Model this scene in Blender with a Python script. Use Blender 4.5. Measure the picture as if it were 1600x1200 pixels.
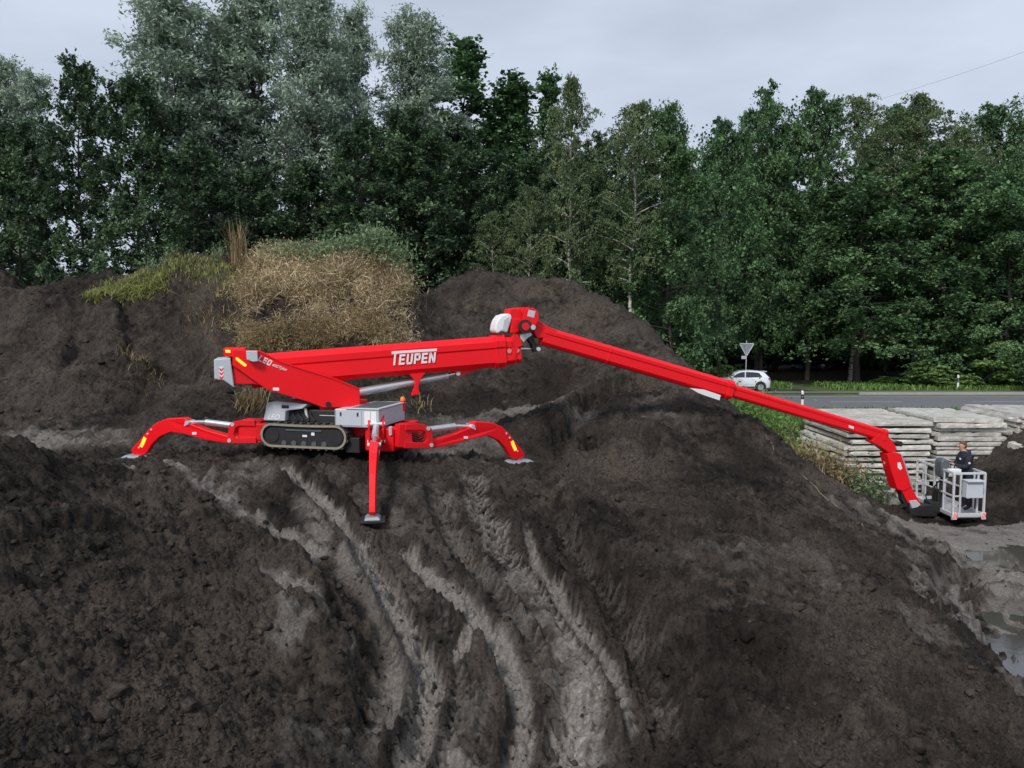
import bpy, bmesh, math, random
import numpy as np
from mathutils import Vector, Matrix

for o in list(bpy.data.objects):
    bpy.data.objects.remove(o)
SC = bpy.context.scene
COL = SC.collection
R = math.radians

# ------------------------------------------------------------------ camera
CAM_Z, PITCH, FPX = 4.9, R(4.5), 1202.0          # focal length in pixels of a 1600 px wide picture
cd = bpy.data.cameras.new('camera')
cd.sensor_width = 36.0
cd.lens = 36.0 * FPX / 1600.0
cd.clip_start = 0.1
cd.clip_end = 3000
cam = bpy.data.objects.new('camera', cd)
COL.objects.link(cam)
cam.location = (0, 0, CAM_Z)
cam.rotation_euler = (R(90) - PITCH, 0, 0)
SC.camera = cam

# ------------------------------------------------------------------ overcast sky and soft sun
SUN_EL, SUN_AZ = R(43), R(209)                     # azimuth measured from +Y towards +X
world = bpy.data.worlds.new('World')
SC.world = world
world.use_nodes = True
wn, wl = world.node_tree.nodes, world.node_tree.links
wn.clear()
sky = wn.new('ShaderNodeTexSky')
sky.sky_type = 'NISHITA'
sky.sun_disc = False
sky.sun_elevation = SUN_EL
sky.sun_rotation = SUN_AZ
sky.dust_density = 3.0
tc = wn.new('ShaderNodeTexCoord')
mp = wn.new('ShaderNodeMapping')
mp.inputs['Scale'].default_value = (1.0, 1.0, 3.2)
ns = wn.new('ShaderNodeTexNoise')
ns.inputs['Scale'].default_value = 1.7
ns.inputs['Detail'].default_value = 5
ns.inputs['Roughness'].default_value = 0.5
rmp = wn.new('ShaderNodeValToRGB')
rmp.color_ramp.elements[0].position = 0.36
rmp.color_ramp.elements[0].color = (0.47, 0.54, 0.655, 1)
rmp.color_ramp.elements[1].position = 0.62
rmp.color_ramp.elements[1].color = (0.68, 0.75, 0.88, 1)
gain = wn.new('ShaderNodeVectorMath')
gain.operation = 'SCALE'
gain.inputs['Scale'].default_value = 5.5
mixw = wn.new('ShaderNodeMixRGB')
mixw.inputs['Fac'].default_value = 0.92
bg = wn.new('ShaderNodeBackground')
bg.inputs['Strength'].default_value = 0.1
wo = wn.new('ShaderNodeOutputWorld')
wl.new(tc.outputs['Generated'], mp.inputs['Vector'])
wl.new(mp.outputs['Vector'], ns.inputs['Vector'])
wl.new(ns.outputs['Fac'], rmp.inputs['Fac'])
wl.new(rmp.outputs['Color'], gain.inputs[0])
wl.new(sky.outputs['Color'], mixw.inputs['Color1'])
wl.new(gain.outputs['Vector'], mixw.inputs['Color2'])
wl.new(mixw.outputs['Color'], bg.inputs['Color'])
wl.new(bg.outputs['Background'], wo.inputs['Surface'])

sd = bpy.data.lights.new('sun', 'SUN')
sd.energy = 1.5
sd.angle = R(12)
sd.color = (1.0, 0.97, 0.93)
sun = bpy.data.objects.new('sun', sd)
COL.objects.link(sun)
sdir = Vector((math.sin(SUN_AZ) * math.cos(SUN_EL), math.cos(SUN_AZ) * math.cos(SUN_EL), math.sin(SUN_EL)))
sun.rotation_euler = sdir.to_track_quat('Z', 'Y').to_euler()
sun.location = (0, 0, 40)

vs = SC.view_settings
vs.view_transform = 'Standard'
vs.look = 'None'
vs.exposure = 0.85
vs.gamma = 1.0
vs.use_curve_mapping = False
SC.cycles.use_denoising = True
SC.cycles.max_bounces = 6
SC.cycles.diffuse_bounces = 3
SC.cycles.transparent_max_bounces = 4

# ------------------------------------------------------------------ helpers
rng = np.random.default_rng(7)
CP, SP = math.cos(PITCH), math.sin(PITCH)

def ray(u, v):
    """direction of a picture point with unit depth along world Y"""
    dx, dy = (u - 800) / FPX, (600 - v) / FPX
    wy = CP + dy * SP
    return np.array([dx / wy, 1.0, (-SP + dy * CP) / wy])

def P(u, v, d):
    r = ray(u, v) * d
    return np.array([r[0], r[1], CAM_Z + r[2]])

class Plane:
    """an upright plane through point p0 running along heading ang; n points to the viewer's side"""
    def __init__(self, p0, ang):
        self.p0 = np.array([p0[0], p0[1], 0.0])
        self.t = np.array([math.cos(ang), math.sin(ang), 0.0])
        self.n = np.array([math.sin(ang), -math.cos(ang), 0.0])
    def at(self, u, v, off=0.0):
        """picture point -> plane; off moves the point along n afterwards"""
        r = ray(u, v)
        s = self.n.dot(self.p0) / self.n.dot(r)
        q = r * s
        q[2] += CAM_Z
        return q + self.n * off

def link(o, parent=None):
    COL.objects.link(o)
    if parent is not None:
        o.parent = parent
    return o

def tag(o, label=None, cat=None, group=None, kind=None):
    if label: o['label'] = label
    if cat: o['category'] = cat
    if group: o['group'] = group
    if kind: o['kind'] = kind
    return o

def empty(name, loc=(0, 0, 0), label=None, cat=None, group=None):
    o = bpy.data.objects.new(name, None)
    o.empty_display_size = 0.2
    o.location = Vector([float(c) for c in loc])
    link(o)
    return tag(o, label, cat, group)

def root_loc(o):
    while o.parent is not None:
        o = o.parent
    return np.array(o.location)

def mesh_obj(name, verts, faces, mat, parent=None, smooth=False, bevel=0.0, attrs=None, mats=None, mat_idx=None):
    verts = np.asarray(verts, dtype=float).reshape(-1, 3)
    if parent is not None:
        verts = verts - root_loc(parent)
    me = bpy.data.meshes.new(name)
    me.from_pydata(verts.tolist(), [], [list(map(int, f)) for f in faces])
    for m in (mats or [mat]):
        me.materials.append(m)
    if mat_idx is not None:
        me.polygons.foreach_set('material_index', np.asarray(mat_idx, dtype=np.int32))
    if smooth:
        me.polygons.foreach_set('use_smooth', np.ones(len(me.polygons), dtype=bool))
    if attrs:
        for k, a in attrs.items():
            at = me.attributes.new(k, 'FLOAT', 'POINT')
            at.data.foreach_set('value', np.asarray(a, dtype=np.float32))
    me.update()
    o = link(bpy.data.objects.new(name, me), parent)
    if bevel > 0:
        fix_normals(me)
        b = o.modifiers.new('bevel', 'BEVEL')
        b.width = bevel
        b.segments = 2
        b.limit_method = 'ANGLE'
        b.angle_limit = R(35)
    return o

def fast_mesh(name, verts, quads, mat, parent=None, attrs=None, smooth=False):
    """big all-quad (or all-tri) meshes by foreach_set"""
    verts = np.asarray(verts, dtype=np.float32)
    if parent is not None:
        verts = verts - root_loc(parent).astype(np.float32)
    quads = np.asarray(quads, dtype=np.int32)
    k = quads.shape[1]
    me = bpy.data.meshes.new(name)
    me.vertices.add(len(verts))
    me.vertices.foreach_set('co', verts.ravel())
    me.loops.add(quads.size)
    me.loops.foreach_set('vertex_index', quads.ravel())
    me.polygons.add(len(quads))
    me.polygons.foreach_set('loop_start', np.arange(0, quads.size, k, dtype=np.int32))
    me.materials.append(mat)
    if attrs:
        for n_, a in attrs.items():
            at = me.attributes.new(n_, 'FLOAT', 'POINT')
            at.data.foreach_set('value', np.asarray(a, dtype=np.float32))
    me.update(calc_edges=True)
    if smooth:
        me.polygons.foreach_set('use_smooth', np.ones(len(quads), dtype=bool))
    return link(bpy.data.objects.new(name, me), parent)

def fix_normals(me):
    bm = bmesh.new()
    bm.from_mesh(me)
    bmesh.ops.recalc_face_normals(bm, faces=bm.faces)
    bm.to_mesh(me)
    bm.free()

class MB:
    """collects simple solids into one mesh"""
    def __init__(self):
        self.v, self.f = [], []
    def add(self, verts, faces):
        b = len(self.v)
        self.v += [tuple(map(float, p)) for p in verts]
        self.f += [[b + i for i in f] for f in faces]
        return self
    def prism(self, ring_a, ring_b):
        n = len(ring_a)
        fs = [list(range(n))[::-1], list(range(n, 2 * n))]
        for i in range(n):
            j = (i + 1) % n
            fs.append([i, j, n + j, n + i])
        return self.add(list(ring_a) + list(ring_b), fs)
    def loft(self, rings, caps=True):
        n = len(rings[0])
        vs_ = [p for r in rings for p in r]
        fs = []
        for k in range(len(rings) - 1):
            for i in range(n):
                j = (i + 1) % n
                fs.append([k * n + i, k * n + j, (k + 1) * n + j, (k + 1) * n + i])
        if caps:
            fs.append(list(range(n))[::-1])
            fs.append([(len(rings) - 1) * n + i for i in range(n)])
        return self.add(vs_, fs)
    def box(self, c, ax, ay, az):
        """centre and three half-axis vectors"""
        c, ax, ay, az = map(np.asarray, (c, ax, ay, az))
        v = [c + sx * ax + sy * ay + sz * az for sz in (-1, 1) for sx, sy in ((-1, -1), (1, -1), (1, 1), (-1, 1))]
        return self.prism(v[:4], v[4:])
    def tube(self, pts, rad, n=8, caps=True):
        pts = [np.asarray(p, dtype=float) for p in pts]
        rad = [rad] * len(pts) if np.isscalar(rad) else rad
        rings = []
        for i, p in enumerate(pts):
            a = pts[max(i - 1, 0)]
            b = pts[min(i + 1, len(pts) - 1)]
            t = b - a
            t = t / (np.linalg.norm(t) + 1e-9)
            up = np.array([0, 0, 1.0]) if abs(t[2]) < 0.9 else np.array([1.0, 0, 0])
            e1 = np.cross(t, up); e1 /= np.linalg.norm(e1)
            e2 = np.cross(t, e1)
            rings.append([p + rad[i] * (math.cos(2 * math.pi * k / n) * e1 + math.sin(2 * math.pi * k / n) * e2) for k in range(n)])
        return self.loft(rings, caps)
    def bar(self, a, b, w, h=None):
        """rectangular bar from a to b"""
        a, b = np.asarray(a, float), np.asarray(b, float)
        h = h or w
        t = b - a
        L = np.linalg.norm(t); t = t / L
        up = np.array([0, 0, 1.0]) if abs(t[2]) < 0.9 else np.array([0, 1.0, 0])
        e1 = np.cross(t, up); e1 /= np.linalg.norm(e1)
        e2 = np.cross(e1, t)
        return self.box((a + b) / 2, t * L / 2, e1 * w / 2, e2 * h / 2)
    def build(self, name, mat, parent=None, smooth=False, bevel=0.0, **kw):
        return mesh_obj(name, self.v, self.f, mat, parent, smooth, bevel, **kw)

def smooth_by_angle(o, ang=35):
    me = o.data
    me.polygons.foreach_set('use_smooth', np.ones(len(me.polygons), dtype=bool))
    fix_normals(me)
    try:
        me.set_sharp_from_angle(angle=R(ang))
    except Exception:
        pass
    return o

# ---- gradient noise
_perm = rng.permutation(256)
_perm = np.concatenate([_perm, _perm, _perm])
_grad = rng.normal(size=(256, 3))
_grad /= np.linalg.norm(_grad, axis=1)[:, None]

def perlin(x, y, z):
    xi, yi, zi = np.floor(x).astype(int), np.floor(y).astype(int), np.floor(z).astype(int)
    xf, yf, zf = x - xi, y - yi, z - zi
    xi &= 255; yi &= 255; zi &= 255
    fade = lambda t: t * t * t * (t * (t * 6 - 15) + 10)
    u, v, w = fade(xf), fade(yf), fade(zf)
    def g(i, j, k):
        h = _perm[_perm[_perm[xi + i] + yi + j] + zi + k]
        q = _grad[h]
        return q[:, 0] * (xf - i) + q[:, 1] * (yf - j) + q[:, 2] * (zf - k)
    lerp = lambda a, b, t: a + t * (b - a)
    x00 = lerp(g(0, 0, 0), g(1, 0, 0), u); x10 = lerp(g(0, 1, 0), g(1, 1, 0), u)
    x01 = lerp(g(0, 0, 1), g(1, 0, 1), u); x11 = lerp(g(0, 1, 1), g(1, 1, 1), u)
    return lerp(lerp(x00, x10, v), lerp(x01, x11, v), w) * 1.6

def fbm(x, y, z, octv=4, gain=0.5, lac=2.03):
    s, a = 0.0, 1.0
    for i in range(octv):
        s = s + a * perlin(x + 17.3 * i, y + 5.1 * i, z + 9.7 * i)
        x, y, z = x * lac, y * lac, z * lac
        a *= gain
    return s

# ------------------------------------------------------------------ materials
def new_mat(name):
    m = bpy.data.materials.new(name)
    m.use_nodes = True
    nt = m.node_tree
    b = nt.nodes['Principled BSDF']
    return m, nt.nodes, nt.links, b

def simple(name, col, rough=0.5, metal=0.0, var=0.12, scale=6.0, bump=0.0, coat=0.0, dirt=0.0, dirt_col=(0.06, 0.05, 0.04)):
    """procedural paint, metal or plastic with uneven tone, grime and roughness"""
    m, n, l, b = new_mat(name)
    t = n.new('ShaderNodeTexCoord')
    nz = n.new('ShaderNodeTexNoise')
    nz.inputs['Scale'].default_value = scale
    nz.inputs['Detail'].default_value = 6
    l.new(t.outputs['Object'], nz.inputs['Vector'])
    mx = n.new('ShaderNodeMixRGB')
    mx.inputs['Color1'].default_value = tuple(c * (1 - var) for c in col) + (1,)
    mx.inputs['Color2'].default_value = tuple(min(1, c * (1 + var)) for c in col) + (1,)
    l.new(nz.outputs['Fac'], mx.inputs['Fac'])
    out = mx.outputs['Color']
    if dirt > 0:
        n2 = n.new('ShaderNodeTexNoise')
        n2.inputs['Scale'].default_value = scale * 2.3
        n2.inputs['Detail'].default_value = 8
        n2.inputs['Roughness'].default_value = 0.7
        l.new(t.outputs['Object'], n2.inputs['Vector'])
        mr = n.new('ShaderNodeMapRange')
        mr.inputs['From Min'].default_value = 0.56
        mr.inputs['From Max'].default_value = 0.74
        mr.inputs['To Max'].default_value = dirt
        l.new(n2.outputs['Fac'], mr.inputs['Value'])
        m2 = n.new('ShaderNodeMixRGB')
        m2.inputs['Color2'].default_value = tuple(dirt_col) + (1,)
        l.new(mr.outputs['Result'], m2.inputs['Fac'])
        l.new(out, m2.inputs['Color1'])
        out = m2.outputs['Color']
    l.new(out, b.inputs['Base Color'])
    rr = n.new('ShaderNodeMapRange')
    rr.inputs['To Min'].default_value = max(0.02, rough - 0.12)
    rr.inputs['To Max'].default_value = min(1, rough + 0.12)
    l.new(nz.outputs['Fac'], rr.inputs['Value'])
    l.new(rr.outputs['Result'], b.inputs['Roughness'])
    b.inputs['Metallic'].default_value = metal
    if coat:
        b.inputs['Coat Weight'].default_value = coat
        b.inputs['Coat Roughness'].default_value = 0.15
    if bump:
        bp = n.new('ShaderNodeBump')
        bp.inputs['Strength'].default_value = bump
        bp.inputs['Distance'].default_value = 0.02
        l.new(nz.outputs['Fac'], bp.inputs['Height'])
        l.new(bp.outputs['Normal'], b.inputs['Normal'])
    return m

def glow(name, col, strength):
    m, n, l, b = new_mat(name)
    b.inputs['Base Color'].default_value = (*col, 1)
    b.inputs['Emission Color'].default_value = (*col, 1)
    b.inputs['Emission Strength'].default_value = strength
    return m

def leafy(name, dark, light, transl=0.25, rough=0.6):
    """foliage: every leaf carries its own tone"""
    m, n, l, b = new_mat(name)
    at = n.new('ShaderNodeAttribute')
    at.attribute_name = 'tone'
    mx = n.new('ShaderNodeMixRGB')
    mx.inputs['Color1'].default_value = (*dark, 1)
    mx.inputs['Color2'].default_value = (*light, 1)
    l.new(at.outputs['Fac'], mx.inputs['Fac'])
    l.new(mx.outputs['Color'], b.inputs['Base Color'])
    b.inputs['Roughness'].default_value = rough
    b.inputs['Specular IOR Level'].default_value = 0.12
    tr = n.new('ShaderNodeBsdfTranslucent')
    l.new(mx.outputs['Color'], tr.inputs['Color'])
    ms = n.new('ShaderNodeMixShader')
    ms.inputs['Fac'].default_value = transl
    l.new(b.outputs['BSDF'], ms.inputs[1])
    l.new(tr.outputs['BSDF'], ms.inputs[2])
    l.new(ms.outputs['Shader'], n['Material Output'].inputs['Surface'])
    return m

M = {}
M['red'] = simple('red_paint', (0.86, 0.006, 0.014), 0.38, 0, 0.04, 2.0, coat=0.04, dirt=0.20)
M['red2'] = simple('red_paint_chassis', (0.76, 0.008, 0.016), 0.5, 0, 0.10, 3.0, dirt=0.5, dirt_col=(0.10, 0.08, 0.06))
for _k in ('red', 'red2'):
    M[_k].node_tree.nodes['Principled BSDF'].inputs['Specular IOR Level'].default_value = 0.32
M['grey'] = simple('grey_paint', (0.50, 0.53, 0.58), 0.42, 0, 0.06, 3.0, dirt=0.15)
M['white'] = simple('white_paint', (0.80, 0.80, 0.80), 0.45, 0, 0.03, 4.0)
M['steel'] = simple('steel', (0.58, 0.60, 0.63), 0.32, 0.6, 0.08, 5.0)
M['chrome'] = simple('chrome_rod', (0.75, 0.76, 0.78), 0.15, 0.9, 0.04, 5.0)
M['alu'] = simple('aluminium_tube', (0.68, 0.69, 0.71), 0.36, 0.35, 0.06, 8.0, dirt=0.12)
M['black'] = simple('black_rubber', (0.016, 0.016, 0.017), 0.6, 0, 0.25, 9.0)
M['belt'] = simple('muddy_rubber', (0.055, 0.05, 0.043), 0.85, 0, 0.35, 12.0, bump=0.4, dirt=0.8, dirt_col=(0.20, 0.17, 0.13))
M['dgrey'] = simple('dark_grey_plastic', (0.085, 0.10, 0.11), 0.45, 0, 0.1, 8.0)
M['amber'] = glow('amber_lamp', (1.0, 0.36, 0.03), 1.0)
M['orange'] = simple('orange_plastic', (0.80, 0.20, 0.03), 0.4)
M['mud'] = simple('dried_mud', (0.27, 0.24, 0.19), 0.9, 0, 0.3, 9.0, bump=0.4)
M['pad'] = simple('pad_steel', (0.32, 0.34, 0.36), 0.5, 0.3, 0.2, 14.0, dirt=0.4)
# ------------------------------------------------------------------ terrain: soil heaps, ramp and yard
CTRL_PX = [  # picture u, v and distance of points on the smoothed ground
 # ramp with wheel tracks
 (700,1200,7.5),(560,1200,7.3),(850,1200,7.5),(1000,1200,7.4),(650,1050,8.9),(780,1050,9.0),(930,1050,8.9),
 (620,930,10.4),(780,900,10.9),(900,930,10.3),(600,840,12.3),(720,800,12.9),(820,800,13.0),(700,745,14.4),
 (580,730,14.8),(480,720,15.1),(400,740,14.5),(330,790,13.2),(440,860,11.7),(540,950,10.1),(600,700,16.2),
 (200,722,16.2),(60,690,18.6),(120,682,19.3),(815,728,16.0),(880,720,16.2),(840,660,20.5),(750,655,20.8),(640,655,20.8),
 (450,655,20.3),(300,662,19.8),(900,645,21.5),(520,690,17.6),(700,690,17.6),
 # heap on the left in front
 (0,688,12.5),(60,697,12.7),(150,738,13.2),(200,752,13.0),(100,850,10.0),(0,850,9.3),(250,850,11.0),(350,950,9.5),(0,1000,7.5),
 (200,1050,7.4),(400,1100,7.9),(0,1200,5.8),(250,1200,6.4),(450,1200,6.9),(240,790,12.5),
 # overgrown heap at the back
 (0,640,20.6),(150,630,21.2),(100,560,22.5),(0,540,23),(250,605,22.2),(300,540,24.0),(200,500,24.7),(0,458,25.4),(60,452,25.4),
 (130,455,25.2),(165,466,25.2),(200,446,25.4),(250,430,25.4),(300,428,25.3),(350,444,25.0),(420,436,25),(520,436,25),(600,444,25),(636,470,25.2),
 (300,470,25.0),(230,470,25.05),(250,560,23.3),(330,450,24.9),(400,540,23.3),(560,540,23.3),(630,550,24),(450,600,21.9),(600,610,22.2),(330,620,21.2),
 # dark heap behind the knuckle
 (700,640,22.3),(750,560,25),(850,560,25.5),(900,600,23.7),(700,500,27),(820,490,27.4),(648,462,28.5),(700,440,29.2),(750,427,29.6),(800,442,29.4),(850,446,29.2),(920,463,28.4),
 (980,492,27.5),(1030,532,26.5),(1060,565,25.5),(1095,590,24.2),(950,560,24.5),(900,520,26.3),
 # long heap running to the right
 (1000,602,21.5),(1080,612,20.8),(1150,647,19.8),(1200,682,19.0),(1250,717,18.5),(1330,777,17.6),(1400,822,16.9),(1480,866,16.4),
 (920,690,17.4),(1000,662,18.1),(1000,697,16.7),(960,742,15.4),(1080,760,14.8),(1050,820,12.6),(1150,850,11.6),(1250,850,12.0),
 (1350,862,12.9),(1430,900,13.0),(1200,950,9.6),(1300,1000,8.9),(1100,1000,9.1),(1200,1150,7.3),(1400,1100,7.9),(1450,1000,10.0),
 (1550,1100,8.9),(1500,955,12.6),(1585,1080,10.2),(1600,1200,7.6),(1550,1200,7.2),(1150,740,16.2),(1250,790,15.5),
]
CTRL_XYZ = [
 (-10,15.5,2.1),(-13,14.5,2.9),(-12,10,3.2),(-9,6,2.6),(-16,18,2.4),(-8,4,1.9),(-3,4.5,.4),(2,4.5,.1),(5,4.5,.7),(8,4.5,.5),(-16,8,3.2),
 (-22,25,6.3),(-22,21,3.0),(-11,28,5.6),(-16,28.5,5.2),(-6,28,6.0),(-3.6,29,5.9),(-12,33,2.6),(-18,34,2.5),(-4,34,2.0),(-10,38,0.4),(-30,34,1.5),(-38,25,3),
 (-1,34,5.0),(-1,38,1.2),(4,33,2.6),(6,36,0.3),(6,30,2.2),(6.8,27,.7),(2,40,0),
 (11,16,-.15),(12.5,18.5,-.2),(10,21,-.15),(8.6,23.5,-.05),(7.6,26,.15),(12,24,-.2),(12,28,-.1),(16,18,-.2),(14,13,-.15),(11.6,10.2,-.05),(18,25,-.15),(10,33,0),(-12,42,0),(-30,42,0),
 (25,15,-.1),(20,8,-.1),(13,6,-.05),(30,30,-.1),(40,40,0),(20,38,-.05),(13,15.5,-.2),(10.3,18.6,.0),
 (14,21,-.35),(17,22,-.3),(12,19.7,-.40),(11.3,20.4,-.38),(13,20,-.4),(12,21.8,-.32),(11,19.2,-.25),(-42,40,0),(10,42,0),
]
_cp = np.array([P(*c) for c in CTRL_PX] + [np.array(c, float) for c in CTRL_XYZ])

def _tps_k(r2):
    return np.where(r2 > 1e-12, 0.5 * r2 * np.log(np.maximum(r2, 1e-12)), 0.0)
_n = len(_cp)
_d2 = (_cp[:, None, 0] - _cp[None, :, 0]) ** 2 + (_cp[:, None, 1] - _cp[None, :, 1]) ** 2
_A = np.zeros((_n + 3, _n + 3))
_A[:_n, :_n] = _tps_k(_d2) + np.eye(_n) * 0.006
_A[:_n, _n] = 1; _A[:_n, _n + 1:] = _cp[:, :2]
_A[_n, :_n] = 1; _A[_n + 1:, :_n] = _cp[:, :2].T
_w = np.linalg.solve(_A, np.concatenate([_cp[:, 2], np.zeros(3)]))

def tps(x, y):
    z = _w[_n] + _w[_n + 1] * x + _w[_n + 2] * y
    for i in range(_n):
        z = z + _w[i] * _tps_k((x - _cp[i, 0]) ** 2 + (y - _cp[i, 1]) ** 2)
    return z

def sstep(a, b, t):
    t = np.clip((t - a) / (b - a), 0, 1)
    return t * t * (3 - 2 * t)

# second heap beside the basket, far left heap
CONES = [(18.0, 22.0, 3.78, 5.25), (-20.5, 30.5, 7.6, 6.5)]

def base_z(x, y):
    x = np.asarray(x, float); y = np.asarray(y, float)
    z = tps(x, y)
    # flatten to road level behind the heaps
    k = sstep(36.0, 40.5, y)
    z = z * (1 - k) - 0.03 * k
    for cx, cy, h, r in CONES:
        dd = np.hypot(x - cx, y - cy)
        z = np.maximum(z, (h * (1 - dd / r)) * (1 - sstep(r * .9, r * 1.3, dd)) - 0.6 * sstep(r * .8, r * 1.2, dd)) if cx < 0 else np.maximum(z, h - 0.12 - np.sqrt((h / r * dd) ** 2 + 0.12 ** 2) if True else z)
    return z

def hit(u, v, lo=4.5, hi=42.0):
    """picture point -> first crossing with the smoothed ground"""
    r = ray(u, v)
    d = np.arange(lo, hi, 0.06)
    zz = base_z(r[0] * d, d) - (CAM_Z + r[2] * d)
    i = np.argmax(zz >= 0)
    if zz[i] < 0:
        i = len(d) - 1
    return np.array([r[0] * d[i], d[i], CAM_Z + r[2] * d[i]])

# lumps and hollows with a place of their own: u, v, radius, height
LUMPS = [(975,708,.55,.32),(915,722,.35,.2),(975,742,.55,-.42),(1030,742,.4,-.2),(100,905,.6,-.22),(60,860,.45,.2),(180,850,.5,.14),(300,1050,.7,-.12),(420,1050,.35,-.14),(440,1010,.3,.14),
 (1280,1100,.6,-.2),(1210,1010,.5,.1),(1265,880,.22,.16),(1080,1080,.3,-.15),(1100,1060,.3,.12),(215,590,.5,.5),(225,625,.5,-.3),(180,530,.5,.3),(260,560,.7,-.6),(300,580,.5,-.3),(330,520,.4,.4),
 (80,530,.5,-.4),(60,600,.8,.3),(130,590,.5,.25),(640,500,.6,.25),(780,470,.7,.25),(900,545,.8,-.2),(860,470,.6,.3),(1120,700,.5,.2),(1060,640,.5,.25),(980,620,.5,.2),(1350,1050,.5,.1),(1480,1040,.35,-.08),
 (1560,1120,.4,.15),(1130,900,.5,.1),(1000,860,.3,-.15),(1180,790,.4,-.1),(20,770,.5,.25),(1200,880,.7,.1),(720,470,.6,-.25),(1010,520,.6,.2),(700,530,.5,.2),(600,690,.5,.10)]
_lump = [(hit(u, v)[:2], r, h) for u, v, r, h in LUMPS]

# broken edges where one side stands higher: run of picture points, side (+1 = right of the run), height, edge width, reach
SCARPS = [
 ([(150,735),(250,742),(330,785),(410,840),(480,905),(535,960),(560,1030),(572,1090),(555,1150),(520,1230)], 1, .48, .16, 1.3),
 ([(850,745),(880,800),(925,860),(965,905),(1005,965),(1045,1040),(1075,1120),(1100,1230)], -1, .42, .18, 1.2),
 ([(1320,772),(1400,822),(1478,868),(1500,905),(1492,930),(1540,1010),(1600,1105),(1660,1180)], 1, .22, .08, .9),
 ([(890,735),(905,705),(950,690),(1010,692),(1035,715),(1040,745)], -1, .40, .10, .7),
 ([(1150,730),(1190,790),(1260,850),(1320,900),(1390,960),(1470,1050),(1560,1150)], 1, .20, .15, .8),
 ([(20,880),(60,850),(120,845),(190,870)], -1, .20, .10, .6),
 ([(1000,860),(1080,845),(1180,838),(1260,850)], -1, .14, .08, .6),
 ([(380,1030),(430,1010),(490,1045),(510,1090)], -1, .16, .08, .5),
 ([(1050,1090),(1090,1050),(1180,1040),(1290,1075),(1310,1140)], -1, .18, .10, .6),
 ([(560,712),(620,718),(700,724),(760,735)], -1, .14, .08, .6),
 ([(140,462),(175,445),(205,428),(255,410),(300,408),(345,428),(370,440)], -1, .65, .08, 1.3),
 ([(175,460),(185,500),(195,550),(205,600)], 1, .40, .14, 1.0),
 ([(345,440),(338,490),(325,540),(300,600)], -1, .45, .14, .9),
 ([(845,740),(868,690),(905,652),(960,617),(1020,598),(1080,606)], -1, .60, .18, 1.4),
 ([(80,470),(110,530),(100,580),(60,610)], 1, .30, .15, 1.0),
 ([(690,470),(760,455),(850,462),(930,490),(1000,530)], -1, .25, .15, 1.0),
 ([(700,560),(790,530),(890,540),(960,580)], -1, .22, .15, .9),
]
def _smooth_run(q):
    out = []
    for i in range(len(q) - 1):
        p0, p1, p2, p3 = q[max(i - 1, 0)], q[i], q[i + 1], q[min(i + 2, len(q) - 1)]
        for t in np.linspace(0, 1, 4)[:-1]:
            out.append(0.5 * (2 * p1 + (p2 - p0) * t + (2 * p0 - 5 * p1 + 4 * p2 - p3) * t * t + (3 * p1 - p0 - 3 * p2 + p3) * t ** 3))
    out.append(q[-1])
    return np.array(out)
_scarps = [(_smooth_run(np.array([hit(u, v)[:2] for u, v in pts])), sd_, h, w, rch) for pts, sd_, h, w, rch in SCARPS]
def run_distance(pts, xs, ys):
    b = np.full(xs.shape, 1e9); la = np.zeros_like(xs); al = np.zeros_like(xs)
    s0 = 0.0
    for i in range(len(pts) - 1):
        a, dv = pts[i], pts[i + 1] - pts[i]
        L = np.linalg.norm(dv) + 1e-9
        t = np.clip(((xs - a[0]) * dv[0] + (ys - a[1]) * dv[1]) / (L * L), 0, 1)
        dd_ = np.hypot(xs - a[0] - t * dv[0], ys - a[1] - t * dv[1])
        k = dd_ < b
        sg = np.sign((xs - a[0]) * dv[1] - (ys - a[1]) * dv[0])
        b = np.where(k, dd_, b); la = np.where(k, sg * dd_, la); al = np.where(k, s0 + t * L, al)
        s0 += L
    return la, al, s0

# places levelled for the outrigger pads
PADS = [(P(201, 719, 16.4), .85), (P(814, 725, 16.6), .8), (P(582, 829, 12.6), .6)]

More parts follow.
